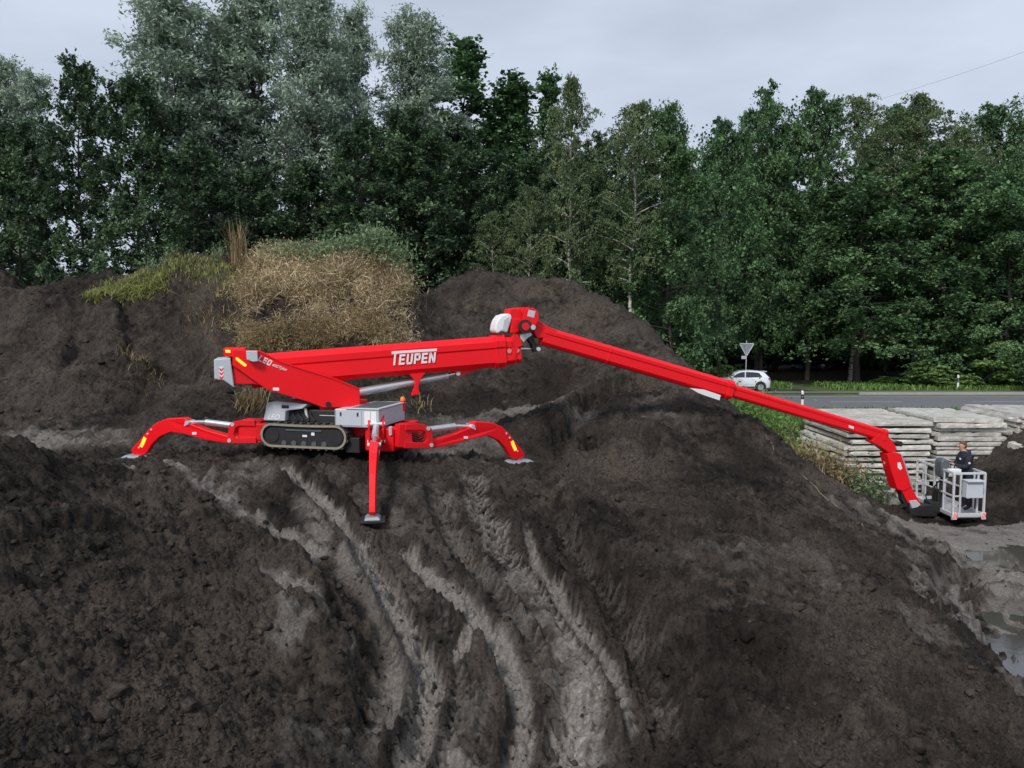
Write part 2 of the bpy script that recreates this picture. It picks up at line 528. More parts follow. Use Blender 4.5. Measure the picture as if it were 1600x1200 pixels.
def ground_z(x, y):
    """ground without the finest relief: for standing things on it"""
    x = np.atleast_1d(np.asarray(x, float)); y = np.atleast_1d(np.asarray(y, float))
    z = base_z(x, y)
    for (c, r, h) in _lump:
        z = z + h * np.exp(-((x - c[0]) ** 2 + (y - c[1]) ** 2) / (r * r))
    # softly uneven; calm where the machine stands and in the yard
    calm = np.exp(-(((x + 3.5) / 4.5) ** 2 + ((y - 15.6) / 2.6) ** 2) ** 2) * 0.75
    yard = sstep(9.2, 11.2, x) * (1 - sstep(13.5, 14.5, x) * sstep(17, 19, y))
    amp = (1 - calm) * (1 - 0.75 * yard)
    z = z + 0.20 * amp * fbm(x * 0.55, y * 0.55, z * 0.55 + 3.3, 3)
    wob = None
    for pts, sd_, h, w, rch in _scarps:
        x0, y0 = pts.min(0) - 3 * rch; x1, y1 = pts.max(0) + 3 * rch
        idx = np.where((x > x0) & (x < x1) & (y > y0) & (y < y1))[0]
        if len(idx) == 0:
            continue
        xs, ys = x[idx], y[idx]
        wv = fbm(xs * 1.6, ys * 1.6, xs * 0 + h * 9, 4, .6)
        la, al, tot = run_distance(pts, xs, ys)
        sd2 = la * sd_ + .22 * wv            # positive on the high side
        e_ = sstep(0, .25 * tot, al) * sstep(0, .25 * tot, tot - al)
        up_ = sstep(-w, w * 1.4, sd2) * np.exp(-(np.maximum(sd2, 0) / rch) ** 2)
        z[idx] += h * (up_ - .30 * np.exp(-((sd2 + w * 1.5) / (w * 1.6)) ** 2)) * e_
    # level floor of the yard beyond the foot of the long heap
    pts = _scarps[2][0]
    idx = np.where((x > 7.5) & (x < 17) & (y > 7) & (y < 20.5))[0]
    if len(idx):
        la, al, tot = run_distance(pts, x[idx], y[idx])
        k = sstep(.05, .8, -la) * (1 - sstep(13.2, 14.2, x[idx]) * sstep(17, 18.5, y[idx])) * (1 - sstep(18.5, 20.5, y[idx])) * (1 - sstep(14.5, 17, x[idx]))
        z[idx] = z[idx] * (1 - k) + (-.26 + .05 * fbm(x[idx] * .8, y[idx] * .8, x[idx] * 0, 2)) * k
    for (c, r) in PADS:
        k = np.exp(-(((x - c[0]) ** 2 + (y - c[1]) ** 2) / (r * r)) ** 2)
        z = z * (1 - k) + c[2] * k
        z = z + .05 * np.exp(-((np.hypot(x - c[0], y - c[1]) - .62) / .12) ** 2) * (1 + .6 * np.sin(7 * x + 5 * y))
    return z

# wheel tracks: picture points, half width, depth, cleat height, paleness
TRACKS = [
 ([(215,728),(270,748),(350,790),(440,848),(505,890)], .52, .05, .0, .85),
 ([(380,905),(440,955),(500,1005),(540,1050)], .13, .05, .0, .6),
 ([(430,720),(520,800),(575,880),(620,950),(655,1010),(672,1070),(662,1130),(640,1200),(620,1260)], .17, .10, .035, .95),
 ([(450,775),(520,840),(575,900),(612,960),(632,1030),(625,1100),(600,1180)], .35, .03, .03, .65),
 ([(590,840),(630,890),(670,940),(690,985),(705,1040),(735,1110),(740,1200)], .30, .07, .06, .45),
 ([(610,850),(670,890),(725,945),(770,1005),(800,1065),(818,1125),(810,1190),(800,1260)], .17, .10, .03, .9),
 ([(735,735),(750,790),(790,860),(840,920),(880,970),(905,1030),(922,1090),(905,1150),(880,1230)], .30, .09, .07, .6),
 ([(815,800),(840,880),(890,955),(935,1015),(960,1075),(985,1135),(1000,1200)], .10, .06, .02, .7),
 ([(850,790),(900,860),(950,930),(985,1000),(1010,1080),(1040,1180)], .32, .03, .05, .25),
 ([(735,955),(728,1000),(705,1035),(680,1060)], .11, .06, .02, .95),
 ([(905,1100),(860,1125),(810,1150),(740,1190)], .12, .06, .0, .55),
 ([(640,760),(700,800),(750,860)], .32, .03, .05, .2),
 ([(700,735),(690,770),(720,830),(770,900)], .28, .04, .05, .35),
 ([(660,830),(760,840),(860,850)], .3, .03, .05, .3),
 ([(1410,895),(1435,930),(1455,960),(1490,1000)], .20, .04, .05, .6),
 ([(1640,895),(1570,890),(1500,900),(1470,925),(1480,965),(1530,1010),(1620,1060)], .16, .07, .04, .5),
 ([(1640,925),(1580,920),(1550,940),(1560,970),(1640,1005)], .16, .06, .04, .5),
 ([(1640,868),(1560,880),(1490,895)], .25, .05, .05, .2),
 ([(1610,1060),(1560,1045),(1520,1010),(1480,980)], .22, .09, .03, .6),
 ([(560,715),(640,715),(740,722),(830,740)], .3, .05, .04, .3),
 ([(500,800),(560,850),(615,925),(650,985),(680,1050),(690,1120),(670,1200),(650,1260)], .26, .06, .06, .55),
 ([(690,745),(700,800),(745,880),(800,950),(845,1020),(870,1090),(868,1150),(850,1230)], .24, .06, .06, .45),
 ([(870,800),(915,880),(975,960),(1015,1040),(1045,1120),(1065,1210)], .20, .05, .05, .35),
 ([(1600,905),(1530,905),(1492,925),(1500,975),(1560,1020)], .10, .06, .0, .7),
]
_tracks = []
for pts, w, dep, cl, pale in TRACKS:
    q = np.array([hit(u, v)[:2] for u, v in pts])
    # smooth the run with a Catmull-Rom pass
    out = []
    for i in range(len(q) - 1):
        p0, p1, p2, p3 = q[max(i - 1, 0)], q[i], q[i + 1], q[min(i + 2, len(q) - 1)]
        for t in np.linspace(0, 1, 5)[:-1]:
            out.append(0.5 * (2 * p1 + (p2 - p0) * t + (2 * p0 - 5 * p1 + 4 * p2 - p3) * t * t + (3 * p1 - p0 - 3 * p2 + p3) * t ** 3))
    out.append(q[-1])
    _tracks.append((np.array(out), w, dep, cl, pale))

_tracks.sort(key=lambda t: t[4] if t[3] < .04 else t[4] - 1)      # smooth wheel ribbons lie over the cleat prints
# sandy, trampled and wet places: u, v, radius m, paleness, wetness
PATCHES = [(830,655,1.3,.75,0),(740,665,1.2,.5,0),(900,660,.8,.5,0),(60,690,1.2,.7,.2),(150,690,1.0,.55,0),(300,690,1.2,.3,0),(660,705,.9,.6,.3),(740,705,.9,.5,.2),(600,1000,.5,.4,0),
 (1250,890,1.0,.35,0),(1150,900,.9,.35,0),(1180,960,.8,.25,0),(1010,650,1.0,.35,0),(1070,660,.8,.3,0),(455,1025,.30,.65,0),(380,740,.8,.55,.1),(260,745,.7,.6,.1),(560,900,.6,.45,0),
 (1450,850,1.2,.65,.5),(1560,850,1.2,.85,.7),(1400,835,1.0,.5,.2),(1500,860,.9,.7,.7),(1600,860,1.2,.8,.7),(1570,1030,.9,.5,.9),(1530,990,.7,.7,.6),(1600,1090,.8,.4,.5),(1480,950,.7,.55,.3),
 (1340,800,1.0,.35,.1),(1420,880,.6,.4,.2),(890,1150,.40,.8,1),(915,1090,.36,.8,1),(885,1020,.36,.6,.9),(720,1200,.3,.6,.9),(905,1190,.35,.8,1),(760,1000,.4,.4,.5),(690,1090,.35,.5,.7),(710,1160,.35,.4,.6),(850,970,.35,.5,.5),
 (650,920,.4,.5,.6),(640,890,.35,.45,.5),(820,910,.35,.5,.4),(600,1130,.6,.45,.1),(560,1180,.6,.35,0),(480,1180,.5,.3,0),(700,780,.6,.3,.2),(870,760,.9,.25,0),(1440,990,.5,.4,.2),(920,620,1.2,.2,0),(50,830,.6,.3,0),(210,780,.6,.3,0),(120,640,1.8,.2,0),(700,900,1.2,.38,.2),(800,1000,1.0,.38,.2),(750,1100,.9,.38,.3),(600,1050,.6,.42,.1),(900,1080,.6,.42,.4),(680,820,1.2,.32,.1),(800,860,1.0,.32,.1),(600,780,1.0,.34,0),(500,760,1.0,.34,0),(1200,880,1.1,.32,0),(1100,900,.8,.3,0),(700,1180,.8,.4,.3),(820,1180,.7,.4,.3)]
_patch = [(hit(u, v)[:2], r, s, w) for u, v, r, s, w in PATCHES]
# flooded hollows in the yard
POOLS = [(P(1585, 1018, 11.7)[:2], .6), (P(1640, 1030, 11.5)[:2], .8), (P(1540, 1003, 12.2)[:2], .34), (P(1570, 1042, 11.2)[:2], .28), (P(1620, 872, 16.4)[:2], .9), (P(1545, 1025, 11.7)[:2], .22), (P(1520, 868, 16.8)[:2], .5)]
POOL_Z = -0.27

def terrain_detail(x, y):
    """height plus the soil attributes of many points"""
    z = ground_z(x, y)
    zb = z.copy()
    n1 = fbm(x * 1.9, y * 1.9, z * 1.9, 3)
    n2 = fbm(x * 5.5 + 40, y * 5.5, z * 5.5, 3, 0.55)
    n3 = fbm(x * 17 + 9, y * 17, z * 17, 3, 0.6)
    yard = sstep(9.2, 11.2, x) * (1 - sstep(13.0, 14.0, x) * sstep(17, 19, y)) * (1 - sstep(27, 32, y))
    sand = np.zeros_like(x); wet = np.zeros_like(x)
    for (c, r, s, w) in _patch:
        g = np.exp(-(((x - c[0]) ** 2 + (y - c[1]) ** 2) / (r * r)) ** 1.5)
        gg = np.clip(g + 0.35 * g * n1 * 1.5 + 0.25 * n2 * (g > 0.05), 0, 1)
        sand = np.maximum(sand, s * gg)
        wet = np.maximum(wet, w * gg)
    la, al, tot = run_distance(_scarps[2][0], x, y)
    yf = sstep(.15, .7, -la) * (x > 7.5) * (y > 7) * (y < 19.5) * (1 - sstep(13.4, 14.2, x) * sstep(17, 18.5, y))
    sand = np.maximum(sand, yf * np.clip(.66 + .45 * n1, 0, .9))
    wet = np.maximum(wet, yf * np.clip(.42 + .7 * n1, 0, 1))
    yard = np.maximum(yard, yf)
    rough = 1 - 0.45 * np.clip(sand, 0, 1) - 0.40 * yard
    rough = np.clip(rough, 0.15, 1)
    ridge = 1 - np.abs(n2)
    n15 = fbm(x * 3.1 + 7, y * 3.1, z * 3.1, 2)
    z = z + rough * (0.12 * n1 + 0.11 * (np.abs(n2) - .25) + 0.042 * (np.abs(n3) - .25) + 0.09 * np.clip(n15 - .1, 0, 1) - 0.05 * np.clip(-n15 - .25, 0, 1))
    # crumbs: bulging soil
    z = z + rough * 0.022 * np.clip(n3 - 0.15, 0, 1)
    # erosion rills running down the steep flanks
    cleat_t = np.zeros_like(x)
    for (c, r) in PADS:
        k = np.exp(-(((x - c[0]) ** 2 + (y - c[1]) ** 2) / (r * r * .85)) ** 2)
        z = z * (1 - k) + zb * k
    for pts, w, dep, cl, pale in _tracks:
        best = np.full(x.shape, 1e9); lat = np.zeros_like(x); along = np.zeros_like(x)
        x0, y0 = pts.min(0) - 1.2; x1, y1 = pts.max(0) + 1.2
        idx = np.where((x > x0) & (x < x1) & (y > y0) & (y < y1))[0]
        if len(idx) == 0:
            continue
        xs, ys = x[idx], y[idx]
        b = np.full(xs.shape, 1e9); la = np.zeros_like(xs); al = np.zeros_like(xs)
        s0 = 0.0
        tot = sum(np.linalg.norm(pts[i + 1] - pts[i]) for i in range(len(pts) - 1))
        for i in range(len(pts) - 1):
            a, e = pts[i], pts[i + 1]
            dv = e - a
            L = np.linalg.norm(dv) + 1e-9
            t = np.clip(((xs - a[0]) * dv[0] + (ys - a[1]) * dv[1]) / (L * L), 0, 1)
            px, py = a[0] + t * dv[0], a[1] + t * dv[1]
            dd = np.hypot(xs - px, ys - py)
            better = dd < b
            sg = np.sign((xs - a[0]) * dv[1] - (ys - a[1]) * dv[0])
            b = np.where(better, dd, b)
            la = np.where(better, sg * dd, la)
            al = np.where(better, s0 + t * L, al)
            s0 += L
        wob = w * (1 + 0.22 * n1[idx] + 0.05 * n2[idx])
        q = np.abs(la) / wob
        endf = sstep(0, 0.6, al) * sstep(0, 0.6, tot - al)
        inn = np.exp(-q ** 4) * endf
        berm = np.exp(-((q - 1.35) / 0.28) ** 2) * endf
        patchy = np.clip(0.75 + 0.9 * n1[idx], 0.15, 1)
        dz = -dep * 1.25 * inn + dep * 1.1 * berm * (1 + 0.8 * n2[idx])
        if cl > 0:
            ph = (al + 0.5 * np.abs(la)) / 0.135
            sq = np.tanh(5 * np.sin(2 * math.pi * ph + .4 * n1[idx])) * np.exp(-(q / 1.05) ** 8) * endf
            dz = dz + cl * 0.55 * sq * np.clip(.75 + .8 * n15[idx], 0, 1)
            cleat_t[idx] = np.maximum(cleat_t[idx], inn * (0.5 - 0.5 * sq) * patchy)
            k = inn * pale * np.clip((0.62 if cl > .04 else .92) + (0.5 if cl > .04 else .10) * sq + 0.22 * n1[idx], 0, 1)
        else:
            k = inn * pale * np.clip(0.92 + 0.3 * n1[idx], 0, 1)
        z[idx] = z[idx] * 1.0 + dz - inn * 0.85 * (rough * (0.060 * n1 + 0.038 * n2 + 0.030 * n3))[idx]
        sand[idx] = sand[idx] * (1 - inn) + np.maximum(sand[idx], k) * inn if cl < .04 else np.maximum(sand[idx], k)
        sand[idx] = sand[idx] * (1 - (.75 if cl < .04 else .25) * berm * (0.7 + 0.3 * n2[idx]))
        wet[idx] = np.maximum(wet[idx], 0.75 * k)
    for (c, r) in POOLS:
        g = np.exp(-(((x - c[0]) ** 2 + (y - c[1]) ** 2) / (r * r)) ** 2)
        z = z - 0.15 * g * np.clip(1 + 1.0 * n2 + .5 * n1, 0.0, 1.6)
        wet = np.maximum(wet, g)
    sand = np.clip(sand + 0.10 * n1 + 0.05 * n2 + 0.18 * yard, 0, 1)
    return z, sand, np.clip(wet, 0, 1)

# fan of rows that get longer with distance: even detail near and far
NR, NC = 640, 800
dd = 4.6 * (42.0 / 4.6) ** (np.linspace(0, 1, NR) ** 0.93)
ss = np.linspace(-1, 1, NC)
ss = 0.80 * ss + 0.30 * ss ** 7
DD, SS = np.meshgrid(dd, ss, indexing='ij')
X = (SS * (DD + 1.5)).ravel(); Y = DD.ravel()
Zt, SAND, WET = terrain_detail(X, Y)
ii = np.arange(NR * NC).reshape(NR, NC)
quads = np.stack([ii[:-1, :-1].ravel(), ii[:-1, 1:].ravel(), ii[1:, 1:].ravel(), ii[1:, :-1].ravel()], 1)

def soil_material():
    m, n, l, b = new_mat('soil')
    t = n.new('ShaderNodeTexCoord')
    def noise(scale, detail, rough):
        q = n.new('ShaderNodeTexNoise')
        q.inputs['Scale'].default_value = scale
        q.inputs['Detail'].default_value = detail
        q.inputs['Roughness'].default_value = rough
        l.new(t.outputs['Object'], q.inputs['Vector'])
        return q.outputs['Fac']
    def rampn(src, stops):
        q = n.new('ShaderNodeValToRGB')
        while len(q.color_ramp.elements) < len(stops):
            q.color_ramp.elements.new(0.5)
        for e, (p, c) in zip(q.color_ramp.elements, stops):
            e.position = p; e.color = (*c, 1)
        l.new(src, q.inputs['Fac'])
        return q.outputs['Color']
    def mix(f, a, c, typ='MIX'):
        q = n.new('ShaderNodeMixRGB'); q.blend_type = typ
        for k, s in (('Fac', f), ('Color1', a), ('Color2', c)):
            if hasattr(s, 'is_linked'): l.new(s, q.inputs[k])
            else: q.inputs[k].default_value = s if k == 'Fac' else (*s, 1)
        return q.outputs['Color']
    big, mid, fine = noise(0.55, 5, 0.6), noise(4.0, 8, 0.68), noise(26.0, 8, 0.72)
    dark = rampn(mid, [(0.40, (0.022, 0.0178, 0.0150)), (0.5, (0.048, 0.0390, 0.0325)), (0.62, (0.088, 0.0715, 0.0590))])
    brown = rampn(fine, [(0.40, (0.041, 0.0333, 0.0275)), (0.60, (0.114, 0.0935, 0.0780))])
    soil = mix(rampn(big, [(0.44, (0, 0, 0)), (0.58, (0.85, 0.85, 0.85))]), dark, brown)
    moist = noise(0.33, 7, 0.62)
    soil = mix(1.0, soil, rampn(moist, [(0.40, (0.42, 0.40, 0.39)), (0.50, (0.92, 0.91, 0.90)), (0.60, (1.30, 1.28, 1.25))]), 'MULTIPLY')
    pits = noise(9.0, 6, 0.75)
    soil = mix(1.0, soil, rampn(pits, [(0.36, (0.38, 0.37, 0.37)), (0.46, (1.0, 1.0, 1.0))]), 'MULTIPLY')
    pale = rampn(fine, [(0.38, (0.125, 0.110, 0.096)), (0.62, (0.270, 0.245, 0.220))])
    sa = n.new('ShaderNodeAttribute'); sa.attribute_name = 'sand'
    we = n.new('ShaderNodeAttribute'); we.attribute_name = 'wet'
    # paleness broken up by grain
    mm = n.new('ShaderNodeMath'); mm.operation = 'MULTIPLY_ADD'
    l.new(mid, mm.inputs[0]); mm.inputs[1].default_value = 1.3; mm.inputs[2].default_value = -.65
    ad = n.new('ShaderNodeMath'); ad.operation = 'ADD'; ad.use_clamp = True
    ml = n.new('ShaderNodeMath'); ml.operation = 'MULTIPLY'
    l.new(sa.outputs['Fac'], ml.inputs[0]); l.new(mm.outputs[0], ml.inputs[1])
    l.new(sa.outputs['Fac'], ad.inputs[0]); l.new(ml.outputs[0], ad.inputs[1])
    shp = n.new('ShaderNodeMapRange'); shp.interpolation_type = 'SMOOTHSTEP'
    shp.inputs['From Min'].default_value = 0.14; shp.inputs['From Max'].default_value = 0.78
    l.new(ad.outputs[0], shp.inputs['Value'])
    col = mix(shp.outputs['Result'], soil, pale)
    # scattered pale crumbs and roots
    vor = n.new('ShaderNodeTexVoronoi'); vor.inputs['Scale'].default_value = 7.0
    l.new(t.outputs['Object'], vor.inputs['Vector'])
    cr = rampn(vor.outputs['Distance'], [(0.035, (1, 1, 1)), (0.06, (0, 0, 0))])
    sepn = n.new('ShaderNodeSeparateColor'); l.new(vor.outputs['Color'], sepn.inputs[0])
    gt = n.new('ShaderNodeMath'); gt.operation = 'GREATER_THAN'; gt.inputs[1].default_value = 0.86
    l.new(sepn.outputs[0], gt.inputs[0])
    m3 = n.new('ShaderNodeMath'); m3.operation = 'MULTIPLY'
    l.new(cr, m3.inputs[0]); l.new(gt.outputs[0], m3.inputs[1])
    col = mix(m3.outputs[0], col, (0.30, 0.27, 0.22))
    # water darkens
    wm = n.new('ShaderNodeMath'); wm.operation = 'MULTIPLY'; wm.inputs[1].default_value = 0.35
    l.new(we.outputs['Fac'], wm.inputs[0])
    col = mix(wm.outputs[0], col, (0.5, 0.5, 0.5), 'MULTIPLY')
    l.new(col, b.inputs['Base Color'])
    rr = n.new('ShaderNodeMapRange')
    rr.inputs['To Min'].default_value = 0.95; rr.inputs['To Max'].default_value = 0.10
    l.new(we.outputs['Fac'], rr.inputs['Value'])
    l.new(rr.outputs['Result'], b.inputs['Roughness'])
    b.inputs['Specular IOR Level'].default_value = 0.22
    bp = n.new('ShaderNodeBump'); bp.inputs['Strength'].default_value = 1.0; bp.inputs['Distance'].default_value = 0.14
    l.new(mid, bp.inputs['Height'])
    ws = n.new('ShaderNodeMapRange'); ws.inputs['To Min'].default_value = 1.0; ws.inputs['To Max'].default_value = 0.12
    l.new(we.outputs['Fac'], ws.inputs['Value']); l.new(ws.outputs['Result'], bp.inputs['Strength'])
    b2 = n.new('ShaderNodeBump'); b2.inputs['Strength'].default_value = 1.0; b2.inputs['Distance'].default_value = 0.05
    l.new(ws.outputs['Result'], b2.inputs['Strength'])
    l.new(fine, b2.inputs['Height']); l.new(bp.outputs['Normal'], b2.inputs['Normal'])
    l.new(b2.outputs['Normal'], b.inputs['Normal'])
    return m
M['soil'] = soil_material()
terrain = fast_mesh('soil_terrain', np.stack([X, Y, Zt], 1), quads, M['soil'], attrs={'sand': SAND, 'wet': WET}, smooth=True)
tag(terrain, 'heaps and ramps of dark brown soil with wheel tracks', 'soil', kind='structure')

# surface look-up on the finished mesh (bilinear in the fan)
_Z2 = Zt.reshape(NR, NC)
def surf(x, y):
    x = np.atleast_1d(np.asarray(x, float)); y = np.atleast_1d(np.asarray(y, float))
    fi = np.interp(y, dd, np.arange(NR)); fj = np.interp(x / (y + 1.5), ss, np.arange(NC))
    i = np.clip(fi.astype(int), 0, NR - 2); j = np.clip(fj.astype(int), 0, NC - 2)
    a, b = fi - i, fj - j
    return (_Z2[i, j] * (1 - a) * (1 - b) + _Z2[i + 1, j] * a * (1 - b) + _Z2[i, j + 1] * (1 - a) * b + _Z2[i + 1, j + 1] * a * b)

# wide ground sheet to the horizon
def ground_material():
    m, n, l, b = new_mat('rough_grass_ground')
    t = n.new('ShaderNodeTexCoord')
    a = n.new('ShaderNodeTexNoise'); a.inputs['Scale'].default_value = 0.5; a.inputs['Detail'].default_value = 10; a.inputs['Roughness'].default_value = 0.7
    l.new(t.outputs['Object'], a.inputs['Vector'])
    r_ = n.new('ShaderNodeValToRGB')
    r_.color_ramp.elements[0].position = 0.35; r_.color_ramp.elements[0].color = (0.045, 0.072, 0.022, 1)
    r_.color_ramp.elements[1].position = 0.7; r_.color_ramp.elements[1].color = (0.12, 0.175, 0.055, 1)
    l.new(a.outputs['Fac'], r_.inputs['Fac']); l.new(r_.outputs['Color'], b.inputs['Base Color'])
    b.inputs['Roughness'].default_value = 0.95
    return m
M['ground'] = ground_material()
gx = [-1500, 1500]; gy = [(-60, -.9), (40.6, -.9), (41.2, -.05), (1800, -.05)]
gv = [(x_, y_, z_) for (y_, z_) in gy for x_ in gx]
tag(mesh_obj('ground', gv, [(2 * k, 2 * k + 1, 2 * k + 3, 2 * k + 2) for k in range(3)], M['ground']), kind='structure')

# road, path, side street
def asphalt(name, col, sc=3.0):
    m, n, l, b = new_mat(name)
    t = n.new('ShaderNodeTexCoord')
    a = n.new('ShaderNodeTexNoise'); a.inputs['Scale'].default_value = sc; a.inputs['Detail'].default_value = 10; a.inputs['Roughness'].default_value = 0.75
    l.new(t.outputs['Object'], a.inputs['Vector'])
    mx = n.new('ShaderNodeMixRGB')
    mx.inputs['Color1'].default_value = tuple(c * .75 for c in col) + (1,); mx.inputs['Color2'].default_value = tuple(c * 1.3 for c in col) + (1,)
    l.new(a.outputs['Fac'], mx.inputs['Fac']); l.new(mx.outputs['Color'], b.inputs['Base Color'])
    b.inputs['Roughness'].default_value = 0.45
    bp = n.new('ShaderNodeBump'); bp.inputs['Strength'].default_value = 0.3; bp.inputs['Distance'].default_value = 0.01
    l.new(a.outputs['Fac'], bp.inputs['Height']); l.new(bp.outputs['Normal'], b.inputs['Normal'])
    return m
M['road'] = asphalt('wet_asphalt', (0.185, 0.19, 0.205))
M['path'] = asphalt('cycle_path', (0.24, 0.20, 0.185))
M['street'] = asphalt('old_asphalt', (0.06, 0.06, 0.062))
M['line'] = simple('road_marking', (0.55, 0.56, 0.57), 0.7, var=0.15, scale=3)
M['kerb'] = simple('kerb_stone', (0.34, 0.33, 0.32), 0.85, var=0.15, scale=4)
def sheet(name, poly, z, m):
    return tag(mesh_obj(name, [(x_, y_, z) for x_, y_ in poly], [list(range(len(poly)))], m), kind='structure')
sheet('road', [(-150, 42.9), (150, 44.6), (150, 53.0), (-150, 51.2)], -0.012, M['road'])
sheet('cycle_path', [(-150, 53.2), (150, 55.0), (150, 56.4), (-150, 54.6)], -0.008, M['path'])
sheet('side_street', [(12.5, 54.0), (23.5, 54.4), (20.0, 60), (18.6, 70), (18.0, 110), (13.0, 110), (13.5, 70), (13.4, 60)], -0.016, M['street'])
mk = MB()
for k in range(-14, 16):
    x0 = k * 9.0 + 2.0
    yy = 47.95 + 0.0058 * x0
    mk.add([(x0, yy, -.006), (x0 + 4.5, yy + .026, -.006), (x0 + 4.5, yy + .15, -.006), (x0, yy + .124, -.006)], [(0, 1, 2, 3)])
tag(mk.build('lane_marking', M['line']), kind='structure')
for nm, yo in (('edge_line', 43.3), ('edge_line', 51.6)):
    tag(mesh_obj(nm, [(-150, yo - .85 + .0, -.006), (150, yo + .85, -.006), (150, yo + .98, -.006), (-150, yo - .72, -.006)], [(0, 1, 2, 3)], M['line']), kind='structure')
kb = MB()
kb.bar((-150, 52.35, .03), (12.2, 53.33, .03), .16, .18)
kb.bar((24.2, 53.42, .03), (150, 54.15, .03), .16, .18)
tag(kb.build('kerb', M['kerb']), kind='structure')

M['shade_litter'] = asphalt('shaded_leaf_litter', (0.028, 0.022, 0.015), 2.0)  # leaf litter, coloured dark to stand for deep shade under the trees
sheet('forest_floor', [(21, 63.5), (90, 64.5), (140, 130), (-60, 130), (-40, 63)] if False else [(22.5, 63.2), (95, 64.2), (150, 130), (22.5, 130)], -0.03, M['shade_litter'])
sheet('forest_floor', [(-60, 60), (12.2, 60.5), (12.2, 130), (-90, 130)], -0.03, M['shade_litter'])
# puddles: level water standing in the hollows
def water_material():
    m, n, l, b = new_mat('muddy_water')
    b.inputs['Base Color'].default_value = (0.06, 0.055, 0.048, 1)
    b.inputs['Roughness'].default_value = 0.06
    t = n.new('ShaderNodeTexCoord')
    a = n.new('ShaderNodeTexNoise'); a.inputs['Scale'].default_value = 9; a.inputs['Detail'].default_value = 3
    l.new(t.outputs['Object'], a.inputs['Vector'])
    bp = n.new('ShaderNodeBump'); bp.inputs['Strength'].default_value = 0.06; bp.inputs['Distance'].default_value = 0.01
    l.new(a.outputs['Fac'], bp.inputs['Height']); l.new(bp.outputs['Normal'], b.inputs['Normal'])
    b.inputs['Specular IOR Level'].default_value = 0.9
    return m
M['water'] = water_material()
pool_ring = lambda c, r, z: [(c[0] + r * math.cos(a), c[1] + r * math.sin(a), z) for a in np.linspace(0, 2 * math.pi, 28, endpoint=False)]
POOL_GROUPS = [((POOLS[0][0] + POOLS[1][0]) / 2, 1.9), (POOLS[4][0], 1.35)]
for c, r in POOL_GROUPS:
    zc = float(np.mean(ground_z(np.array([c[0], c[0] + .8, c[0] - .5]), np.array([c[1], c[1] + .3, c[1] - .3])))) - 0.03
    o = mesh_obj('puddle', pool_ring(c, r, zc), [list(range(28))], M['water'])
    tag(o, kind='structure')
# ------------------------------------------------------------------ tracked boom lift
BA = R(17.0)                                    # heading of the boom
CA = R(-14.0)                                   # heading of the crawler chassis
BPL = Plane((0.2, 17.0), BA)                    # middle plane of the boom
turn = BPL.at(535, 640)                         # slewing ring
base_xy = turn[:2]
LIFT = empty('boom_lift', (base_xy[0], base_xy[1], 2.15),
             'red tracked boom lift on four splayed outriggers with its arm reaching over the heap', 'boom lift')
bn, bt = BPL.n, BPL.t
UP = np.array([0, 0, 1.0])

def zc(ox, oy, s):
    """points measured in an enlarged crop -> picture points"""
    return lambda pts: [(ox + x / s, oy + y / s) for x, y in pts]

def plate(name, px, off, thick, mat, parent, bevel=0.012, pl=BPL, same=False):
    """side outline measured on the plane pl+off, given real thickness away from the viewer"""
    sub = Plane((pl.p0 + pl.n * off)[:2], math.atan2(pl.t[1], pl.t[0]))
    a = [sub.at(u, v) for u, v in px]
    b = [p - pl.n * thick for p in a]
    return MB().prism(a, b).build(name, mat, parent, bevel=bevel)

SECT = [(-.30, .5), (.30, .5), (.46, .36), (.5, .34), (.5, .14), (.46, .10), (.47, -.34), (.34, -.5), (-.34, -.5), (-.47, -.34), (-.46, .10), (-.5, .14), (-.5, .34), (-.46, .36)]
def boom(name, ca, cb, ha, hb, wid, mat, parent, bevel=0.008, sect=SECT):
    """box-section boom lofted between two points of its centre line"""
    ca, cb = np.asarray(ca), np.asarray(cb)
    t = cb - ca; t = t / np.linalg.norm(t)
    up = np.cross(bn, t); up = up / np.linalg.norm(up)
    if up[2] < 0: up = -up
    rings = [[c + bn * (a * wid) + up * (b * h) for a, b in sect] for c, h in ((ca, ha), (cb, hb))]
    return MB().loft(rings).build(name, mat, parent, bevel=bevel)

def cyl(name, a, b, r, mat, parent, n=20, seg=None):
    return smooth_by_angle(MB().tube([a, b], r, n).build(name, mat, parent), 40)

def disc(name, c, axis, r, thick, mat, parent, n=20):
    axis = np.asarray(axis) / np.linalg.norm(axis)
    return cyl(name, np.asarray(c) - axis * thick / 2, np.asarray(c) + axis * thick / 2, r, mat, parent, n)

# ---- turret: two side plates, cross block, lamps, counterweight
z2 = zc(320, 500, 4)
tur_out = z2([(175, 186), (330, 190), (480, 262), (640, 315), (800, 363), (968, 430), (972, 546), (738, 548), (640, 510), (390, 436), (330, 396), (172, 284)])
turret = plate('turret', tur_out, .47, .05, M['red'], LIFT)
plate('turret_side_plate', tur_out, -.42, .05, M['red'], LIFT)
plate('turret_cross_block', z2([(176, 200), (330, 200), (520, 300), (900, 440), (940, 520), (760, 530), (420, 425), (300, 400), (172, 400)]), .40, .78, M['red2'], LIFT, .01)
plate('turret_rim', z2([(340, 189), (480, 259), (640, 311), (800, 359), (972, 428), (972, 436), (800, 369), (640, 321), (480, 268), (330, 196)]), .49, .018, M['red'], turret, .004)
disc('pivot_pin', BPL.at(*z2([(763, 512)])[0]) + bn * .475, bn, .055, .03, M['black'], turret)
plate('rear_block', z2([(170, 300), (300, 370), (310, 398), (178, 402)]), .36, .72, M['red2'], LIFT)
plate('warning_lamp', z2([(192, 236), (204, 234), (262, 280), (258, 290), (246, 290), (196, 250)]), .485, .02, M['amber'], turret, .004)
